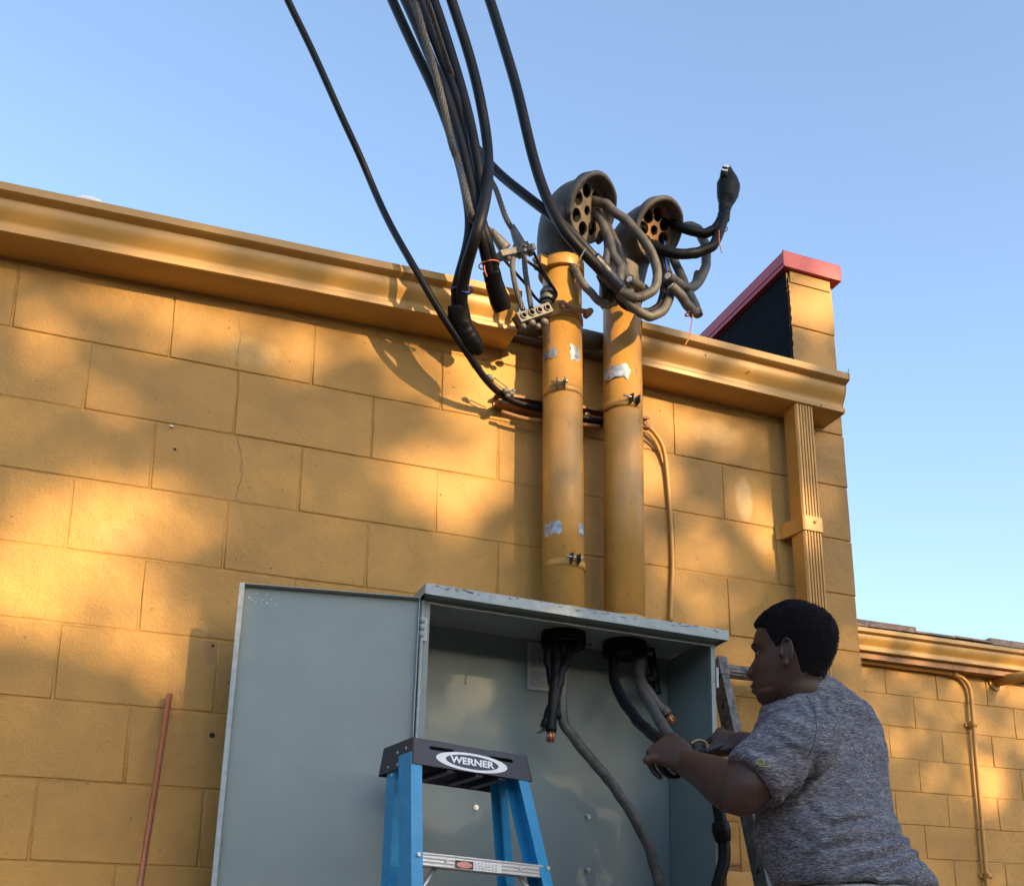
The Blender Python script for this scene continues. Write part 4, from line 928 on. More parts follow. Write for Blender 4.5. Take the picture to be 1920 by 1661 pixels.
# rails: C channels
def channel(name, pt, side, out, fl, wb, th, parent, m=M_blue):
    """pt: front outer edge polyline (top,bottom); side: unit vector of flange direction; out: web direction (depth)"""
    mb = MB()
    for (p, q) in [pt]:
        prof = [(0, 0), (fl, 0), (fl, th), (th, th), (th, wb * .36), (th + .0028, wb * .40), (th + .0028, wb * .60), (th, wb * .64), (th, wb - th), (fl, wb - th), (fl, wb), (0, wb), (0, wb * .64), (.0, wb * .6), (0, wb * .4), (0, wb * .36)]
        mb.loft([[p + side * a + out * b for a, b in prof], [q + side * a + out * b for a, b in prof]], (True, True), False)
    return mb.build(name, m, parent)
def fpt(u, v): return TL + ex * u + dn * v
lu0, lv0 = fp(440, 400); lu1, lv1 = fp(444, 1490)
ru0, rv0 = fp(1503, 560); ru1, rv1 = fp(1722, 1490)
VB = (TL.z - .01) / -dn.z
def ext(u0, v0, u1, v1, v): return u0 + (u1 - u0) * (v - v0) / (v1 - v0)
out = nf.cross(ex); out = back
flw = fp(545, 1000)[0] - fp(443, 1000)[0]
HT = HC * .55
channel('front_rail', (fpt(ext(lu0, lv0, lu1, lv1, HT), HT) + out * .003, fpt(ext(lu0, lv0, lu1, lv1, VB), VB)), ex, out, flw, .062, .0032, lad)
channel('front_rail', (fpt(ext(ru0, rv0, ru1, rv1, HT), HT) + out * .003, fpt(ext(ru0, rv0, ru1, rv1, VB), VB)), -ex, out, flw, .062, .0032, lad)
rt = pq(.004, HT, .088); rb = rt + (Vector((0, 0, -1)) + back * .13 + ex * .035) * (rt.z - .01)
channel('rear_rail', (rt, rb), ex, out, .022, .045, .003, lad)
rt = pq(WL + .000, HT, .088); rb = rt + (Vector((0, 0, -1)) + back * .13 + ex * .17) * (rt.z - .01)
channel('rear_rail', (rt, rb), -ex, out, .022, .045, .003, lad)
# steps
def step(vc, label=False):
    ul = ext(lu0, lv0, lu1, lv1, vc) + flw * .98; ur = ext(ru0, rv0, ru1, rv1, vc) - flw * .55
    p, q = fpt(ul, vc) + back * .002, fpt(ur, vc) + back * .002
    hs = .0285
    t = thing0 = None
    mb = MB(); prof = [(0, 0), (hs, 0), (hs, .004), (.003, .006), (.003, .078), (hs * .8, .080), (hs * .8, .084), (0, .084)]
    # small ribs on the front face
    pr = [(0, 0)] + [(hs * (i + .5) / 7, .0004 if i % 2 else -.0004) for i in range(7)] + prof[1:]
    mb.loft([[a + dn0 * x + back * y for x, y in pr] for a in (p, q)], (True, True), False); s = mb.build('step', M_alum, lad)
    for f in (.19, .80):
        c = p.lerp(q, f) + dn0 * hs * .42 - back * .0006; mb = MB(); mb.cyl(c, c - back * .0022, .0046, 16); mb.cyl(c - back * .002, c - back * .0034, .0026, 10); mb.build('rivet', M_alum, s)
    for (u_, sgn) in ((ul - flw * .42, 1), (ur + flw * .36, -1)):
        c = fpt(u_, vc + .006) - back * .001; mb = MB(); mb.cyl(c, c - back * .003, .0050, 14); mb.build('rivet', M_alum, lad)
    for f0, f1, uu_ in ((.155, 0, ul), (.845, 1, ur)):
        a_ = p.lerp(q, f0) + dn0 * hs * .9 + back * .03; b_ = fpt(uu_ - (.006 if f1 == 0 else -.006), vc + .095) + back * .02
        mb = MB(); mb.tube([a_, b_], .0062, 10, flat=.8); mb.build('brace', M_alum, s)
    return s, p, q, hs
v_s = (fp(550, 1195)[1] + fp(1590, 1290)[1]) / 2
for i in range(6):
    vv = v_s + i * .305
    if vv > VB - .1: break
    s, p, q, hs = step(vv)
    if i == 0:
        ez_ = nf; LM = frame(p + (q - p).normalized() * 0, (q - p).normalized(), -dn0, -back)
        L0 = (q - p).length
        def lbx(f0, f1, g0, g1, z, m, name, par):
            mb = MB(); mb.box((L0 * f0, -hs * g1, z), (L0 * f1, -hs * g0, z + .0003), LM); return mb.build(name, m, par)
        l0 = lbx(.255, .64, .30, .98, .0008, M_white, 'warning_label', s)
        lbx(.257, .405, .33, .95, .0013, M_navy, 'label_field', l0)
        mb = MB(); mb.loft([[LM @ Vector((L0 * .333 + x, -hs * .64 + y, zz)) for x, y in circ(0, 0, L0 * .062, hs * .24, 28)] for zz in (.0016, .0020)], (False, True), False); mb.build('label_oval', M_pink, l0)
        mb = MB(); random.seed(4)
        for k in range(5): 
            for j in range(7):
                a_ = .415 + .20 * j / 7; mb.box((L0 * a_, -hs * (.40 + .115 * k) - .0007, .0013), (L0 * (a_ + random.uniform(.010, .024)), -hs * (.40 + .115 * k), .0016), LM)
        mb.build('label_print', M_ink, l0)['kind'] = 'stuff'

# ------------------------------------------------------------------ old aluminium ladder the man stands on
lad2 = thing('aluminium_ladder', 'dirty aluminium ladder between the cabinet and the man, leaning on the wall', 'ladder', (1.55, -1.2, .01))
T2 = at(1348, 1238, -.10)
def y_at(py): return 0
B2 = at(1440, 1661, -.52)
d2 = (B2 - T2).normalized(); Bg = T2 + d2 * ((T2.z - .01) / -d2.z)
rdir = Vector((1, 0, 0)); n2 = d2.cross(rdir); n2 = n2 if n2.y < 0 else -n2
LW = .40
def rail2(o):
    mb = MB(); w0 = .062; prof = [(0, 0), (.026, 0), (.026, .003), (.003, .003), (.003, w0 - .003), (.026, w0 - .003), (.026, w0), (0, w0)]
    sg = 1
    mb.loft([[a + rdir * x * o[1] - n2 * y for x, y in prof] for a in (T2 + rdir * o[0], Bg + rdir * o[0])], (True, True), False); return mb.build('rail', M_oldal, lad2)
rail2((0.0, 1)); rail2((LW, -1))
random.seed(2)
Lr = (Bg - T2).length; k = 0; s_ = .028
while s_ < Lr - .1:
    c0 = T2 + d2 * s_ + rdir * .003 - n2 * .016; mb = MB(); NR = 26
    prof = []
    for i in range(NR):
        a = 2 * math.pi * i / NR; rr = .019 + (.0016 if i % 2 else -.0006)
        prof.append((rr * math.cos(a), rr * math.sin(a) * 1.15))
    u_ = d2; 
    mb.loft([[c0 + rdir * x + n2 * a + u_ * b for a, b in prof] for x in (0, LW - .006)], (True, True), False); mb.build('rung', M_oldal, lad2)
    mb = MB(); c = T2 + d2 * (s_ + .15) + n2 * .0 - n2 * .03; mb.cyl(c - rdir * .001, c + rdir * .002, .012, 3); mb.build('punched_hole_shade', M_dark, lad2)  # black disc coloured as the shade of a hole in the rail
    s_ += .305
mb = MB(); mb.box((-.004, -.004, -.05), (.03, .066, .03), frame(T2 + d2 * .01, rdir, -n2, -d2)) ; mb.build('end_cap', M_oldal, lad2, bevel=.003)

# ------------------------------------------------------------------ the man
man = thing('person', 'man in a heather grey T-shirt reaching into the cabinet from a ladder', 'person', at(1610, 1700, -1.02))
def evaluated(mb, name, m, parent, voxel, smooth, it, post=None, zone=None, zi=0):
    me = bpy.data.meshes.new(name); me.from_pydata(mb.v, [], mb.f); me.update()
    bm = bmesh.new(); bm.from_mesh(me)
    bmesh.ops.recalc_face_normals(bm, faces=bm.faces); bm.to_mesh(me); bm.free()
    o = bpy.data.objects.new(name, me); col.objects.link(o)
    a = o.modifiers.new('r', 'REMESH'); a.mode = 'VOXEL'; a.voxel_size = voxel; a.use_smooth_shade = True
    b = o.modifiers.new('s', 'SMOOTH'); b.factor = smooth; b.iterations = it
    dg = bpy.context.evaluated_depsgraph_get(); me2 = bpy.data.meshes.new_from_object(o.evaluated_get(dg)); bpy.data.objects.remove(o)
    if zone:
        b2_ = bmesh.new(); b2_.from_mesh(me2); keep = (HKr, HK)
        zv = [v for v in b2_.verts if zone(v.co) and min((v.co - q).length for q in keep) > .11]
        for _ in range(zi): bmesh.ops.smooth_vert(b2_, verts=zv, factor=.5, use_axis_x=True, use_axis_y=True, use_axis_z=True)
        b2_.to_mesh(me2); b2_.free()
    if post:
        me2.update(); co = [v.co.copy() for v in me2.vertices]; no = [v.normal.copy() for v in me2.vertices]
        for v, c, n in zip(me2.vertices, co, no): v.co = post(c, n)
        b2_ = bmesh.new(); b2_.from_mesh(me2)
        for _ in range(5): bmesh.ops.smooth_vert(b2_, verts=b2_.verts, factor=.5, use_axis_x=True, use_axis_y=True, use_axis_z=True)
        b2_.to_mesh(me2); b2_.free()
        me2.update()
    me2.materials.clear(); me2.materials.append(m); me2.polygons.foreach_set('use_smooth', [True] * len(me2.polygons)); me2.name = name
    return link(name, me2, parent)
rr_ = Vector((.81, -.58, 0)); vv_ = Vector((.58, .81, 0))         # image right / away from the viewer
TF = (-rr_ * .83 + vv_ * .55).normalized(); TLft = (-rr_ * .55 - vv_ * .83).normalized()
# torso sections: right contour pixel, row, Y, half width, half depth
SEC = [(1562, 1272, -.93, .058, .060), (1576, 1284, -.93, .085, .075), (1599, 1297, -.935, .112, .086), (1627, 1314, -.94, .146, .100), (1645, 1338, -.95, .168, .110), (1654, 1370, -.955, .182, .118),
       (1657, 1410, -.965, .184, .122), (1662, 1460, -.975, .182, .124), (1670, 1505, -.985, .180, .126), (1682, 1550, -1.0, .182, .132), (1705, 1590, -1.01, .190, .142), (1732, 1625, -1.02, .198, .150), (1754, 1650, -1.03, .203, .156), (1760, 1664, -1.033, .204, .157)]
rings = []; cents = []
for (pxr, py, Y, a, b) in SEC:
    e = at(pxr, py, Y)
    half = math.sqrt((a * .55) ** 2 + (b * .83) ** 2)
    e2 = e.copy(); c = e2 - rr_ * half
    cents.append(c)
    rings.append([c + TLft * (abs(math.cos(t)) ** .82 * math.copysign(1, math.cos(t)) * a) + TF * (abs(math.sin(t)) ** .86 * math.copysign(1, math.sin(t)) * b) for t in [2 * math.pi * j / 48 for j in range(48)]])
shm = MB(); shm.loft(rings, (True, True), True)
tz = [at(1474, 1358, -.99), at(1504, 1334, -.965), at(1530, 1318, -.94), at(1552, 1303, -.92)]
for a_, b_, ra_, rb_ in ((0, 1, .052, .042), (1, 2, .042, .034), (2, 3, .034, .030)): shm.capsule(tz[a_], tz[b_], ra_, rb_, 20)
# sleeve (near, left arm)
SHL = at(1499, 1384, -1.02)
EL = at(1393, 1480, -1.0); WR = at(1296, 1434, -.80); HK = at(1243, 1404, -.70)
hemA, hemB = at(1365, 1438, -1.0), at(1464, 1480, -1.02)
hemc = (hemA + hemB) / 2
hemc = at(1409, 1464, -1.0); EL = at(1393, 1482, -.985)
ax = (hemc - SHL)
sl = spline([SHL + Vector((.03, .03, .015)), SHL + ax * .12, SHL + ax * .45, SHL + ax * .75, hemc], 5)
shm.tube(sl, [.080 + (-.006) * min(1, i / 20) + (.002 if i > 16 else 0) for i in range(len(sl))], 24)
SHR = cents[5] - TLft * .150 + Vector((0, 0, .02))
ELr = at(1478, 1425, -.72); WRr = at(1392, 1398, -.66); HKr = at(1345, 1392, -.63)
ax2 = (ELr - SHR)
shm.tube(spline([SHR + Vector((-.0, .0, .02)), SHR + ax2 * .3, SHR + ax2 * .8], 5), [.085] * 6 + [.075] * 5, 20)
cz = cents
CRI = CR.inverted()
def pix(c):
    d = CRI @ (c - CP); return 960 + CF * d.x / -d.z, 830.5 + 450 - CF * d.y / -d.z
CREASE = [([(1060, 600), (1090, 720), (1050, 860), (1000, 960)], 1.1), ([(960, 630), (1030, 720), (1040, 820)], .9), ([(1130, 590), (1175, 660), (1180, 760)], 1), ([(1190, 590), (1250, 680), (1262, 790)], 1), ([(1270, 600), (1330, 700), (1342, 810)], .9),
          ([(1330, 620), (1385, 720), (1395, 800)], .7), ([(800, 760), (900, 820), (1000, 850)], .9), ([(740, 810), (860, 860), (960, 960)], .9), ([(860, 700), (960, 730), (1030, 790)], .7), ([(640, 900), (760, 930), (900, 1030)], .6),
          ([(950, 1450), (1060, 1370), (1200, 1310), (1350, 1290), (1500, 1240)], 1.2), ([(900, 1560), (1050, 1470), (1250, 1430), (1450, 1400), (1570, 1350)], 1.3), ([(1050, 1640), (1250, 1540), (1450, 1490), (1620, 1430)], 1.2),
          ([(1000, 1290), (1150, 1335), (1290, 1290)], .8), ([(960, 1200), (1050, 1290), (1180, 1350)], .8), ([(1300, 1650), (1500, 1560), (1640, 1500)], 1.1), ([(1100, 1180), (1250, 1200), (1400, 1150)], .5), ([(1080, 1000), (1200, 1050), (1330, 1020)], .45),
          ([(860, 1330), (960, 1400), (1080, 1440)], .7), ([(880, 1180), (960, 1120), (1020, 1010), (1050, 930)], 1.2)]
CREASE = [([(1180 + x / 2.96, 1100 + y / 2.96) for x, y in P], k) for P, k in CREASE]
def crease(x, y):
    tot = 0
    for P, k in CREASE:
        best = 1e9; sg = 0; T_ = 0
        for i in range(len(P) - 1):
            ax_, ay_ = P[i]; bx, by = P[i + 1]; dx, dy = bx - ax_, by - ay_; L2 = dx * dx + dy * dy
            t = max(0, min(1, ((x - ax_) * dx + (y - ay_) * dy) / L2)); qx, qy = x - ax_ - dx * t, y - ay_ - dy * t; d = math.hypot(qx, qy)
            if d < best: best = d; sg = 1 if qx * -dy + qy * dx > 0 else -1; T_ = (i + t) / (len(P) - 1)
        if best < 40:
            sd = best * sg; e = math.sin(math.pi * min(1, max(0, .08 + .84 * T_)))
            tot += k * e * (-1.0 * gs(sd, 5.5) + .75 * gs(sd - 11, 8) + .35 * gs(sd + 13, 9))
    return tot
def gs(x, s): return math.exp(-(x / s) ** 2)
def folds(c, n):
    cr_ = 0
    if n.dot((CP - c).normalized()) > -.1:
        X_, Y_ = pix(c); cr_ = crease(X_, Y_) * .0110
    rel = c - cents[6]; u = rel.dot(TLft); hgt = rel.z; f_ = rel.dot(rr_)
    zt = cents[3].z
    # shoulder folds radiate down-right from the neck; lower back folds lie almost level, rising to the left
    k = max(0, min(1, (c.z - (zt - .16)) / .16))
    ang_ = -1.05 * k + (.32) * (1 - k)
    s = math.cos(ang_) * c.z + math.sin(ang_) * f_; l = -math.sin(ang_) * c.z + math.cos(ang_) * f_
    wob = .35 * noise.noise((l * 7, s * 7, 2))
    A = noise.noise((l * 3.0 + wob, s * 11 + 2.2 * wob, 1.5 + u * 1.5)); A2 = noise.noise((l * 5, s * 20 + 2 * wob, 7.5 + u))
    rg = max(0, 1 - abs(A) * 3.0) ** 1.6 - .25 + max(0, 1 - abs(A2) * 3) ** 2 * .30
    big = noise.noise((c.x * 6, c.y * 6, c.z * 6))
    amp = .0068 + .0050 * noise.noise((c.x * 5 + 3, c.y * 5, c.z * 5))
    amp *= (.65 + .5 * k); low_ = max(0, min(1, (cents[8].z - c.z) / .1)); amp *= 1 + .5 * low_
    amp *= max(0, min(1, (c.z - cents[-1].z) / .03))
    return c + n * (cr_ + amp * rg + .005 * big)
shirt = evaluated(shm, 'tshirt', M_shirt, man, .0055, .6, 16, folds)
# hem bands
mb = MB(); q = sl[-1]; dd = (sl[-1] - sl[-3]).normalized(); u_ = dd.orthogonal().normalized(); v_ = dd.cross(u_)
# sleeve logo
lc = onplane(1429, 1430, at(1413, 1440, -1.095), Vector((.4, .9, -.1)).normalized())
# (raycast onto the evaluated sleeve for a true resting place)
from mathutils.bvhtree import BVHTree
bv = BVHTree.FromPolygons([v.co for v in shirt.data.vertices], [list(p.vertices) for p in shirt.data.polygons])
def hit(px, py, off=.0015):
    d = ray(px, py).normalized(); h = bv.ray_cast(CP, d)
    return (h[0] - d * off) if h[0] else None
def logo_pts(seq): return [p for p in (hit(*s) for s in seq) if p]
lg = MB()
A_ = logo_pts([(1429 + 13 * math.cos(t) + 2, 1430 + 6.2 * math.sin(t) + 2.4 * math.cos(t)) for t in [2 * math.pi * i / 20 for i in range(17)]])
if len(A_) > 4: lg.tube(A_, .0009, 6)
A_ = logo_pts([(1427 + 6 * math.cos(t), 1428.5 + 3.2 * math.sin(t) + 1 * math.cos(t)) for t in [-1.4 + 3.6 * i / 12 for i in range(13)]])
if len(A_) > 4: lg.tube(A_, .0008, 6)
if lg.v: lg.build('sleeve_logo', M_lime, shirt)
# sleeve hem seam and shoulder seam lines
def seam(seq, nm):
    P = []
    for a, b in zip(seq[:-1], seq[1:]):
        for j in range(8): t = j / 8; P.append((a[0] + (b[0] - a[0]) * t, a[1] + (b[1] - a[1]) * t))
    P = logo_pts(P)
    if len(P) > 4: s_m = MB(); s_m.tube(P, .0009, 5); s_m.build(nm, M_navy, shirt)
seam([(1372, 1428), (1400, 1437), (1436, 1452), (1468, 1468)], 'hem_stitch')
seam([(1512, 1302), (1528, 1330), (1532, 1365), (1526, 1395), (1512, 1425)], 'armhole_seam')

# skin body: neck, arms, hands, head as one surface
bd_ = MB()
def limb(P, rs, n=40, k=6, flat=1.0):
    pts = spline(P, k); N = len(pts); r2 = []
    for i in range(N):
        t = i / (N - 1) * (len(rs) - 1); a = min(int(t), len(rs) - 2); r2.append(rs[a] * (1 - t + a) + rs[a + 1] * (t - a))
    for i in range(N - 1): bd_.capsule(pts[i], pts[i + 1], r2[i], r2[i + 1], 28)
    return pts
limb([SHL + ax * .2, hemc + (EL - hemc) * .2, EL, EL + (WR - EL) * .02], [.055, .055, .053, .052])
bd_.ball(EL + (EL - WR).normalized() * .010 + (EL - SHL).normalized() * .010, .046, 28)
limb([EL, EL + (WR - EL) * .25 + Vector((0, 0, -.004)), EL + (WR - EL) * .62, WR, WR + (HK - WR) * .35], [.053, .057, .053, .045, .037, .033, .030], flat=.92)
limb([SHR, ELr, ELr + (WRr - ELr) * .02], [.065, .058, .054]); bd_.ball(ELr, .054, 24)
limb([ELr, ELr + (WRr - ELr) * .4, WRr, WRr + (HKr - WRr) * .3], [.053, .053, .042, .033, .029])
# torso core under the shirt so that the body is continuous
core = []
for r_, c in zip(rings, cents): core.append([c + (p - c) * .86 for p in r_])
bd_.loft(core, (True, True), True)
def hand(W, K, nrm, lat, curl, spread, thumb, s=1.0, idx=None):
    """W wrist, K knuckle centre, nrm back-of-hand normal, lat towards the index finger"""
    d = (K - W).normalized(); nrm = (nrm - d * nrm.dot(d)).normalized(); lat = (lat - d * lat.dot(d)); lat = (lat - nrm * lat.dot(nrm)).normalized()
    # palm: rounded slab lofted wrist->knuckles
    rg = []
    for t, hw, th in ((-.12, .026, .021), (.1, .031, .021), (.4, .039, .020), (.75, .043, .018), (1.0, .041, .0145), (1.08, .036, .010)):
        c = W.lerp(K, t); rg.append([c + (lat * math.cos(q) * hw + nrm * math.sin(q) * th) * s for q in [2 * math.pi * j / 20 for j in range(20)]])
    bd_.loft(rg, (True, True), True)
    lens = ((.045, .027, .021), (.049, .031, .022), (.045, .029, .021), (.036, .022, .019)); rad = (.0098, .0102, .0096, .0085)
    for i in range(4):
        o = K + lat * (.030 - .0205 * i) * s - d * (.0 + .004 * abs(i - 1)) * s
        bd_.ball(o + nrm * .003, .0115 * s, 7)
        a = 0; p = o - nrm * .002; ls = lens[i]; cc = curl[i] if hasattr(curl[0], '__len__') else curl
        for j in range(3):
            a += cc[j]; dirn = (d * math.cos(a) - nrm * math.sin(a) + lat * spread * (1.5 - i) * .12).normalized()
            q = p + dirn * ls[j] * s; bd_.capsule(p, q, (rad[i] - .0006 * j) * s, (rad[i] - .0006 * (j + 1)) * s, 10); p = q
    T = [Vector(t) for t in thumb]
    rs = (.0165, .0135, .0118, .0095)
    for j in range(len(T) - 1): bd_.capsule(T[j], T[j + 1], rs[j] * s, rs[j + 1] * s, 12)
away = ray(1245, 1405).normalized()
imr = Vector((away.y, -away.x, 0)).normalized(); imu = imr.cross(away); imu = imu if imu.z > 0 else -imu
W1 = at(1284, 1427, -.79); K1 = at(1240, 1396, -.715)
hand(W1, K1, (-away * .75 + imu * .55), (imu * .2 + -imr * .1 + away * .0 + Vector((0, 0, .9))), (R(62), R(70), R(45)), .3,
     [at(1262, 1428, -.76), at(1244, 1424, -.745), at(1226, 1421, -.735), at(1213, 1425, -.73)], 1.12)
W2 = at(1386, 1396, -.655); K2 = at(1340, 1385, -.625)
hand(W2, K2, (-away * .5 + imu * .8), (-away * .6 - imu * .5), (R(55), R(60), R(40)), .3,
     [at(1368, 1404, -.66), at(1347, 1408, -.67), at(1331, 1404, -.675), at(1320, 1400, -.67)], 1.08)
# head
HC_ = at(1484, 1236, -.93)                        # ear-level centre of the skull
hf = (-rr_ * .965 + vv_ * .26 + Vector((0, 0, .06))).normalized(); hu = Vector((0, 0, 1)) + hf * .0; hu = (hu - hf * hu.dot(hf)).normalized(); hl = hu.cross(hf).normalized()
if hl.dot(vv_) > 0: hl = -hl                      # left side of the face is the near side
S = 1.0
LV = [  # h from chin, front x, back x, half width
 (-.004, .052, -.005, .016), (.002, .062, .020, .030), (.012, .070, .010, .043), (.028, .079, -.050, .054), (.045, .084, -.070, .060), (.062, .084, -.083, .0645), (.080, .084, -.088, .069), (.098, .083, -.098, .072), (.113, .080, -.104, .0735),
 (.125, .081, -.108, .0745), (.138, .087, -.110, .0755), (.152, .086, -.111, .0765), (.168, .082, -.109, .0765), (.184, .074, -.104, .0745), (.200, .060, -.093, .068), (.214, .040, -.075, .056), (.225, .016, -.050, .040), (.231, -.002, -.030, .022), (.234, -.010, -.020, .008)]
def smooth_lv(h):
    for a, b in zip(LV[:-1], LV[1:]):
        if a[0] <= h <= b[0]:
            t = (h - a[0]) / (b[0] - a[0]); return tuple(a[i] * (1 - t) + b[i] * t for i in range(1, 4))
    return LV[-1][1:]
def gs(x, s): return math.exp(-(x / s) ** 2)
HO = HC_ - hu * .108 - hf * .0
def headpt(h, th, grow=0):
    fr_, bk, hw = smooth_lv(h); bk *= .86
    cx = (fr_ * .12 + bk * .12); c, s = math.cos(th), math.sin(th)
    mid = 0.0 if h > .03 else .03
    x = mid + (fr_ - mid) * abs(c) ** .88 if c > 0 else mid + (bk - mid) * abs(c) ** .95
    y = hw * math.copysign(abs(s) ** .92, s)
    y *= 1 - .10 * max(0, c) ** 2 * (1 if h < .12 else .4)
    if c > 0 and not grow:
        f_ = max(0, c)
        nb = .024 * max(0, 1 - abs(h - .079) / .016) if h < .079 else .024 * max(0, min(1, 1 - (h - .079) / .048)) ** 1.0
        wd = .0125 if h < .085 else .0095 + .002 * gs(h - .12, .02)
        nb_ = nb * gs(y, wd * 1.4) + .010 * gs(h - .072, .010) * gs(abs(y) - .014, .009)
        lips = (.0125 * gs(h - .050, .0062) + .0120 * gs(h - .037, .0064)) * gs(y, .017)
        gap = -.004 * gs(h - .0435, .0022) * gs(y, .014)
        chin = .006 * gs(h - .014, .012) * gs(y, .024)
        brow = .0045 * gs(h - .136, .009) * gs(abs(y) - .030, .024)
        sock = -.011 * gs(h - .118, .012) * gs(abs(y) - .033, .016)
        lid = .0065 * gs(h - .116, .0075) * gs(abs(y) - .034, .014)
        cheek = .005 * gs(h - .088, .020) * gs(abs(y) - .045, .018)
        x += nb_ + lips + gap + chin + brow + sock + lid + cheek
    q = HO + hf * x + hl * y + hu * h
    return q
hm = []
hs_ = [-.004 + .238 * i / 90 for i in range(91)]
for h in hs_:
    hm.append([headpt(h, 2 * math.pi * j / 96) for j in range(96)])
bd_.loft(hm, (True, True), True)
# neck
limb([cents[2] + Vector((0, 0, -.04)), cents[0] + Vector((0, 0, .0)) - rr_ * .010, HO - hf * .014 + hu * .035, HO - hf * .008 + hu * .080], [.074, .056, .052, .050])
# ears
for sgn in (1, -1):
    hw = .0735 if sgn > 0 else .0735
    ec = HO + hf * -.008 + hu * .105 + hl * sgn * (hw - .001)
    ef = (hf * .94 - hl * sgn * .30).normalized(); eo = (hl * sgn * .96 + hf * -.1).normalized()
    P = []
    for i in range(15):
        t = R(200) - R(285) * i / 14
        P.append(ec + (ef * math.cos(t) * .0165 + hu * math.sin(t) * .028 - ef * .012 * 0) + eo * (.012 if 2 < i < 12 else .007))
    P = [ec - ef * (.004) + (ef * math.cos(a) * .0150 * (1 if math.cos(a) > 0 else 1) + hu * (math.sin(a) * .0285)) * 1.0 + eo * (.0125 if -2.5 < 9 else 0) for a in [R(-20) + R(250) * i / 16 for i in range(17)]]
    bd_.tube(P, [.0034] * 17, 8)
    bd_.ball(ec - ef * .001 - hu * .026 + eo * .008, .0082, 8)
    M_e = frame(ec - ef * .003 + eo * .004, ef, hu, eo); q_ = MB(); q_.ball((0, 0, 0), 1, 8, (.0145, .026, .0055)); bd_.add([M_e @ Vector(v) for v in q_.v], q_.f, True)
    bd_.ball(ec + ef * .011 + eo * .006 - hu * .004, .0050, 6)
skin = evaluated(bd_, 'body', M_skin, man, .0027, .5, 4, None, lambda c: (c - HO).dot(hu) < .004 or ((c - HO).dot(hu) < .032 and (c - HO).dot(hf) < .050) or ((c - HO).dot(hf) < .0 and (c - HO).dot(hu) < .07 and abs((c - HO).dot(hl)) < .060), 22)
# hair: skull cap with tight curls
def hairline(th):
    a = abs((th + math.pi) % (2 * math.pi) - math.pi)
    if a < .55: return .180 - .004 * a
    if a < 1.15: return .178 - (a - .55) / .6 * .012
    if a < 1.45: return .166 - (a - 1.15) / .3 * .050
    if a < 1.75: return .118 + (a - 1.45) * .05
    if a < 2.1: return .133 - (a - 1.75) / .35 * .075
    return .058 - .008 * math.sin((a - 2.1) * 3)
hb = MB(); vs = []; fs = []; NT = 220; NH = 90
for i in range(NH + 1):
    for j in range(NT):
        th = 2 * math.pi * j / NT; hl0 = hairline(th) + .003 * noise.noise((th * 9, 1, 1)); h = hl0 + (.2338 - hl0) * (i / NH)
        p = headpt(min(h, .2339), th, 1); cen = HO + hu * min(h, .15); nrm_ = (p - (HO + hu * (.10 + .35 * max(0, h - .10)))).normalized()
        th_ = .0125 if h > .165 else .0125 * max(.22, (h - .05) / .115) 
        e = min(1, i / 5); k = noise.noise(p * 300) * .0012 + noise.noise(p * 90) * .0012
        vs.append(p + nrm_ * (-.002 + e * (th_ + k)))
for i in range(NH):
    for j in range(NT): fs.append((i * NT + j, i * NT + (j + 1) % NT, (i + 1) * NT + (j + 1) % NT, (i + 1) * NT + j))
hb.add(vs, fs, True); hb.f.append(tuple(NH * NT + j for j in range(NT))); hb.sm.append(True); hair = hb.build('hair', M_hair, man)
cu = MB(); random.seed(31)
for _ in range(9000):    # curl tufts that break up the outline
    th = random.uniform(0, 2 * math.pi); hl0 = hairline(th); u_ = random.random() ** .8; h = hl0 + .004 + (.2325 - hl0) * u_
    p = headpt(min(h, .2335), th, 1); n_ = (p - (HO + hu * (.10 + .35 * max(0, h - .10)))).normalized()
    th_ = .0125 if h > .165 else .0125 * max(.22, (h - .05) / .115)
    c = p + n_ * (th_ * random.uniform(.85, 1.03)); a = n_.orthogonal().normalized(); b = n_.cross(a); t0 = random.uniform(0, 6.28); s = random.uniform(.0009, .0018)
    d1 = a * math.cos(t0) + b * math.sin(t0); d2_ = n_ * random.uniform(.3, 1) + a * math.sin(t0) * .5
    cu.add([c - d1 * s, c + d1 * s, c + d2_ * s * 1.4], [(0, 1, 2)])
cu.build('hair_curls', M_hair, hair)['kind'] = 'stuff'
# eyes, brows
for sgn in (1, -1):
    e = HO + hf * .064 + hl * sgn * .033 + hu * .115; mb = MB(); mb.ball(e, .0105, 8); mb.build('eye', M_eye, man)
    P = [HO + hf * (.0790 - .012 * i / 6 + .001) + hl * sgn * (.014 + .036 * i / 6) + hu * (.1135 - .002 * math.sin(i / 6 * 3.1)) for i in range(7)]
    mb = MB(); mb.tube(P, .0013, 6); mb.build('eyelash', M_brow, man)
    P = [HO + hf * (.0865 - .018 * (i / 7) ** 1.5) + hl * sgn * (.012 + .044 * i / 7) + hu * (.1365 + .004 * math.sin(i / 7 * 3.1)) for i in range(8)]
    mb = MB(); mb.tube(P, [.0015, .0028, .0034, .0034, .003, .0025, .002, .001], 8); mb.build('eyebrow', M_brow, man)
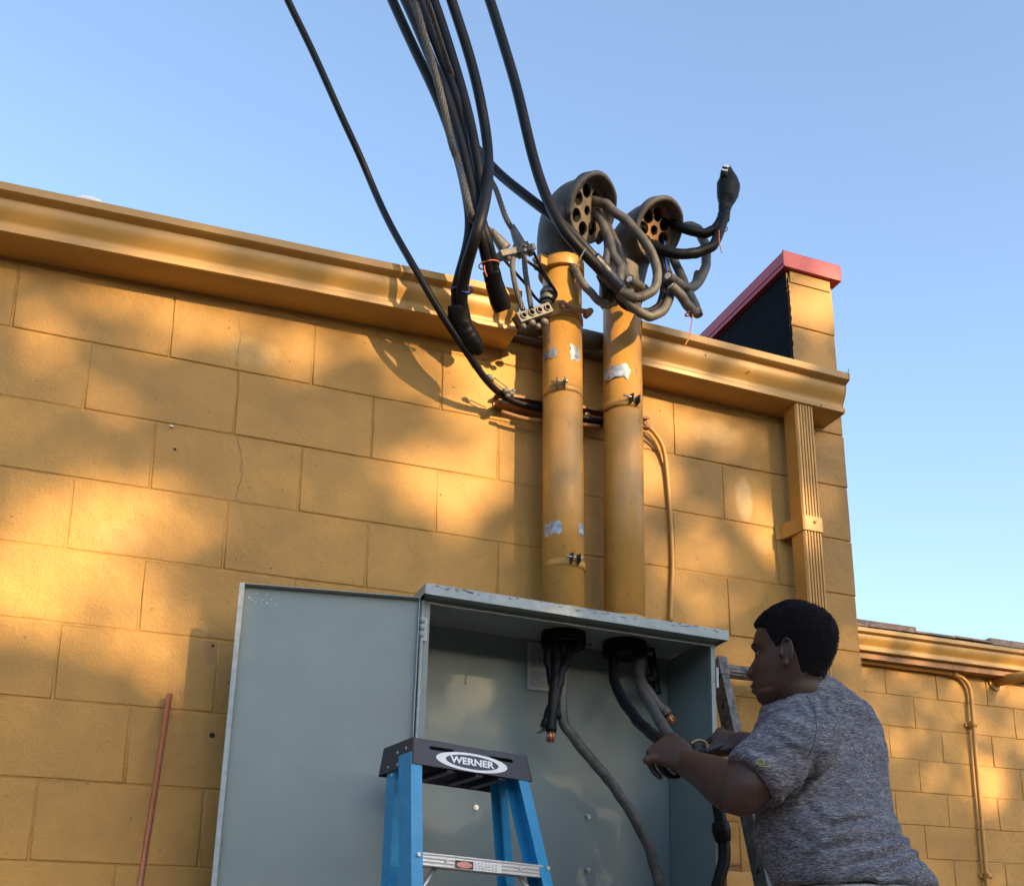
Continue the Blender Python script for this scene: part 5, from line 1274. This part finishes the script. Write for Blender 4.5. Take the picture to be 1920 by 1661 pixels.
# short beard shadow under the chin
# trousers and shoes down to the rung
tr = MB(); hipc = cents[-1]
rg = []
for t, a, b in ((-.0, .176, .130), (-.03, .186, .142), (-.12, .205, .165), (-.20, .195, .15)):
    c = hipc + Vector((0, 0, t)) - TF * (.012 - t * .3); rg.append([c + TLft * math.cos(q) * a + TF * math.sin(q) * b for q in [2 * math.pi * j / 36 for j in range(36)]])
tr.loft(rg, (True, True), True)
Rz = .55
for sgn in (1, -1):
    foot = Vector((T2.x + LW / 2 + sgn * -.09, 0, 0)); 
    tt = (T2.z - Rz) / -d2.z; fpnt = T2 + d2 * tt + rdir * (LW / 2 - sgn * .09)
    hip_ = hipc + TLft * sgn * .10 + Vector((0, 0, -.14)) - TF * .05
    knee = hip_.lerp(fpnt, .5) + TF * .05
    pts = spline([hip_, knee, fpnt + Vector((0, -.05, .10))], 6); tr.tube(pts, [.105 - .05 * i / (len(pts) - 1) for i in range(len(pts))], 20)
    mb = MB(); mb.capsule(fpnt + Vector((0, -.13, .055)), fpnt + Vector((0, .10, .045)), .045, .038, 14); mb.build('shoe', M_dsteel, man)
evaluated(tr, 'trousers', M_trouser, man, .009, .5, 4)

# tool in the hands: ratchet cable cutter
tool = thing('cable_cutter', 'cable cutting pliers gripped between both hands of the man', 'pliers', at(1300, 1405, -.72))
mb = MB(); mb.tube(spline(px3([(1296, 1394, -.70), (1308, 1388, -.695), (1322, 1392, -.69), (1327, 1406, -.69), (1320, 1418, -.695)]), 5), .0042, 8); mb.build('jaw', M_brass, tool)
mb = MB(); mb.tube(spline(px3([(1300, 1400, -.70), (1312, 1402, -.70), (1318, 1414, -.70), (1310, 1422, -.70)]), 5), .0065, 8); mb.ball(at(1306, 1408, -.70), .012, 8); mb.ball(at(1330, 1412, -.69), .009, 8); mb.build('jaw', M_dsteel, tool)
mb = MB(); mb.tube(spline(px3([(1320, 1410, -.70), (1336, 1404, -.69), (1352, 1398, -.67), (1368, 1398, -.65)]), 5), .0085, 10); mb.build('handle', M_dsteel, tool)
mb = MB(); mb.tube(spline(px3([(1300, 1412, -.70), (1275, 1425, -.72), (1254, 1432, -.735), (1246, 1441, -.735), (1253, 1452, -.735), (1266, 1456, -.735), (1276, 1452, -.735)]), 6), .0055, 10); mb.build('handle', M_tape, tool)
mb = MB(); mb.ball(at(1325, 1418, -.695), .006, 8); mb.ball(at(1333, 1405, -.695), .0055, 8); mb.build('pivot', M_steel, tool)

# ------------------------------------------------------------------ the tree across the yard whose leaves dapple the wall, crown gaps shaped to let sun onto chosen patches
random.seed(77)
SD = SUN / -SUN.y            # per metre of distance from the wall
def w0(px, py, Y=0):
    p = at(px, py, Y); return p.x + SD.x * Y * 1.0 * 1 if False else p.x - SD.x * (-Y), p.z - SD.z * (-Y)
PATCH = []
def pt(px, py, rx, ry, k=1.0, Y=0):
    x, z = w0(px, py, Y); sc_ = 2116 / (at(px, py, Y) - CP).length; PATCH.append((x, z, rx / sc_ * 1.12, ry / sc_ * 1.12, k))
for a in [(210, 955, 100, 65), (50, 1010, 75, 60), (255, 1105, 85, 50), (40, 1130, 80, 50), (130, 1195, 150, 32, .8), (340, 585, 100, 45), (60, 720, 60, 40, .3), (870, 925, 55, 65), (790, 885, 55, 50, .9), (740, 650, 120, 60, .8), (640, 640, 110, 60, .6),
          (920, 720, 75, 120, 1), (900, 530, 130, 60, 1, -.12), (700, 510, 90, 30, .6, -.12), (380, 440, 90, 22, .5, -.12), (1050, 560, 45, 110, 1, -.17), (1160, 640, 45, 110, 1, -.17), (1050, 780, 50, 80, .6, -.17), (1165, 820, 45, 70, .6, -.17),
          (1100, 400, 70, 70, .8, -.3), (1220, 430, 60, 60, .7, -.3), (1240, 830, 50, 90, .9), (1290, 960, 70, 40, .6), (1300, 1080, 60, 40, .5), (1425, 1040, 40, 80, 1), (1400, 960, 40, 60, .5), (1340, 820, 60, 50, .5),
          (1530, 570, 60, 50, .9), (1590, 720, 50, 60, .6), (1520, 510, 60, 25, .45), (1400, 680, 90, 25, .5, -.12), (1270, 630, 70, 25, .5, -.12), (1000, 600, 30, 40, .7, -.2), (835, 1270, 45, 50, .55, -.02), (850, 1345, 70, 40, .60, -.02), (320, 1180, 60, 40, .4),
          (1790, 1285, 24, 14, .8, 2.5), (1850, 1475, 34, 45, 1, 2.5), (1905, 1300, 24, 20, .8, 2.5), (1870, 1228, 34, 12, .7, 2.35), (1745, 1455, 24, 20, .5, 2.5), (1700, 1560, 30, 24, .3, 2.5)]:
    pt(*a)
def transm(x, z):
    T = .115
    if z < 2.62 and .30 < x < 2.3:
        k = min(1, (2.62 - z) / .12) * min(1, (x - .30) / .15); T = T * (1 - k) + .008 * k
    elif x < .6 and z < 2.35: T = .05
    elif x > 1.2: T = .16
    if x > 3.2: T = .07
    if z > 3.9: T = .3
    m = T
    for (cx, cz, rx, rz, k) in PATCH:
        d = ((x - cx) / rx) ** 2 + ((z - cz) / rz) ** 2
        if d < 4: m = max(m, T + (k - T) * math.exp(-d ** 2 * .55))
    return min(.995, m)
vs = []; fs = []; 
X0, X1, ZA, ZB = -2.6, 8.2, .3, 5.2
LS = .15; area = LS * LS * .21
lam_max = 5.2 / area
ntry = int(lam_max * (X1 - X0) * (ZB - ZA))
for _ in range(ntry):
    x = random.uniform(X0, X1); z = random.uniform(ZA, ZB)
    ex_ = max(0, X0 + 1 - x, x - X1 + 1, z - ZB + .6); 
    lam = -math.log(transm(x, z)) / 4.2 * (1 - min(1, ex_) * .6)
    if random.random() > lam: continue
    D = random.gauss(13.5, 1.3); D = max(10.5, min(17, D))
    c = Vector((x, 0, z)) + SD * D
    a = Vector((random.gauss(0, 1), random.gauss(0, 1), random.gauss(0, 1))).normalized(); b = a.orthogonal().normalized(); n_ = a.cross(b); s = LS * random.uniform(.7, 1.25)
    k = len(vs); vs += [c - a * s * .62, c + b * s * .34 - a * s * .1, c + a * s * .62, c - b * s * .34 - a * s * .1]; fs.append((k, k + 1, k + 2, k + 3))
print('leaves', len(fs))
tree = thing('shade_tree', 'broad leafy tree across the yard that dapples the wall', 'tree', (8.6, -13.6, 0))
mb = MB(); mb.add(vs, fs); cr_ = mb.build('crown', M_leaf, tree); cr_['kind'] = 'stuff'
mb = MB(); tk = spline([(8.6, -13.6, -.1), (8.5, -13.5, 1.6), (8.7, -13.6, 3.4), (8.6, -13.5, 5.5), (8.4, -13.6, 8.5)], 6); mb.tube(tk, [.38 - .30 * i / (len(tk) - 1) for i in range(len(tk))], 14)
mb.build('trunk', M_bark, tree)
for k in range(12):
    a = random.uniform(0, 6.28); z_ = random.uniform(3.2, 6.5); L2 = random.uniform(2.2, 4.5)
    q0 = Vector((8.6, -13.55, z_)); q2 = q0 + Vector((math.cos(a) * L2, math.sin(a) * L2 * .35, L2 * random.uniform(.1, .55))); q1 = q0.lerp(q2, .5) + Vector((0, 0, .25))
    mb = MB(); P = spline([q0, q1, q2], 5); mb.tube(P, [.13 - .11 * i / (len(P) - 1) for i in range(len(P))], 8); mb.build('limb', M_bark, tree)

# unseen line of trees added behind the viewer to block low skylight
random.seed(101)
mb = MB(); NA, NB = 160, 14; vs = []; fs = []
for i in range(NA + 1):
    a = R(180) + R(180) * i / NA
    for j in range(NB + 1):
        t = j / NB; hgt = 5.6 + 1.5 * noise.noise((i * .11, 2, 2)) + .7 * noise.noise((i * .4, 5, 1))
        r_ = 27 + 2.5 * noise.noise((i * .2, t * 3, 4)) + .9 * noise.noise((i * .9, t * 12, 7)) + 3.5 * max(0, t - .6) ** 1.5 * 4
        vs.append((3 + r_ * math.cos(a), 2 + r_ * math.sin(a), hgt * t))
mb.add(vs, [(i * (NB + 1) + j, (i + 1) * (NB + 1) + j, (i + 1) * (NB + 1) + j + 1, i * (NB + 1) + j + 1) for i in range(NA) for j in range(NB)], True)
for k in range(9000):
    i = random.randrange(NA); j = random.randrange(NB); c = Vector(vs[i * (NB + 1) + j]).lerp(Vector(vs[(i + 1) * (NB + 1) + j + 1]), random.random()) + Vector((random.uniform(-.5, .5), random.uniform(-.2, .7), random.uniform(-.4, .5)))
    a = Vector((random.gauss(0, 1), random.gauss(0, 1), random.gauss(0, 1))).normalized(); b = a.orthogonal().normalized(); q = random.uniform(.15, .32)
    mb.add([c - a * q, c + b * q * .6, c + a * q, c - b * q * .6], [(0, 1, 2, 3)])
o = mb.build('sky_blocking_trees', M_leaf); o['kind'] = 'stuff'; tag(o, 'unseen line of trees added behind the viewer to block low sky', 'trees')

# the pole the service drop hangs from, out of the picture above the yard
up_ = thing('utility_pole', 'wooden utility pole holding the far end of the service cables', 'utility pole', (POLE.x, POLE.y, 0))
mb = MB(); mb.tube([(POLE.x, POLE.y, -.2), (POLE.x, POLE.y, 5), (POLE.x, POLE.y, POLE.z + .6)], [.17, .14, .11], 16); mb.build('post', M_bark, up_)
mb = MB(); mb.box((POLE.x - .9, POLE.y - .06, POLE.z - .02), (POLE.x + .9, POLE.y + .06, POLE.z + .12)); mb.build('crossarm', M_bark, up_)
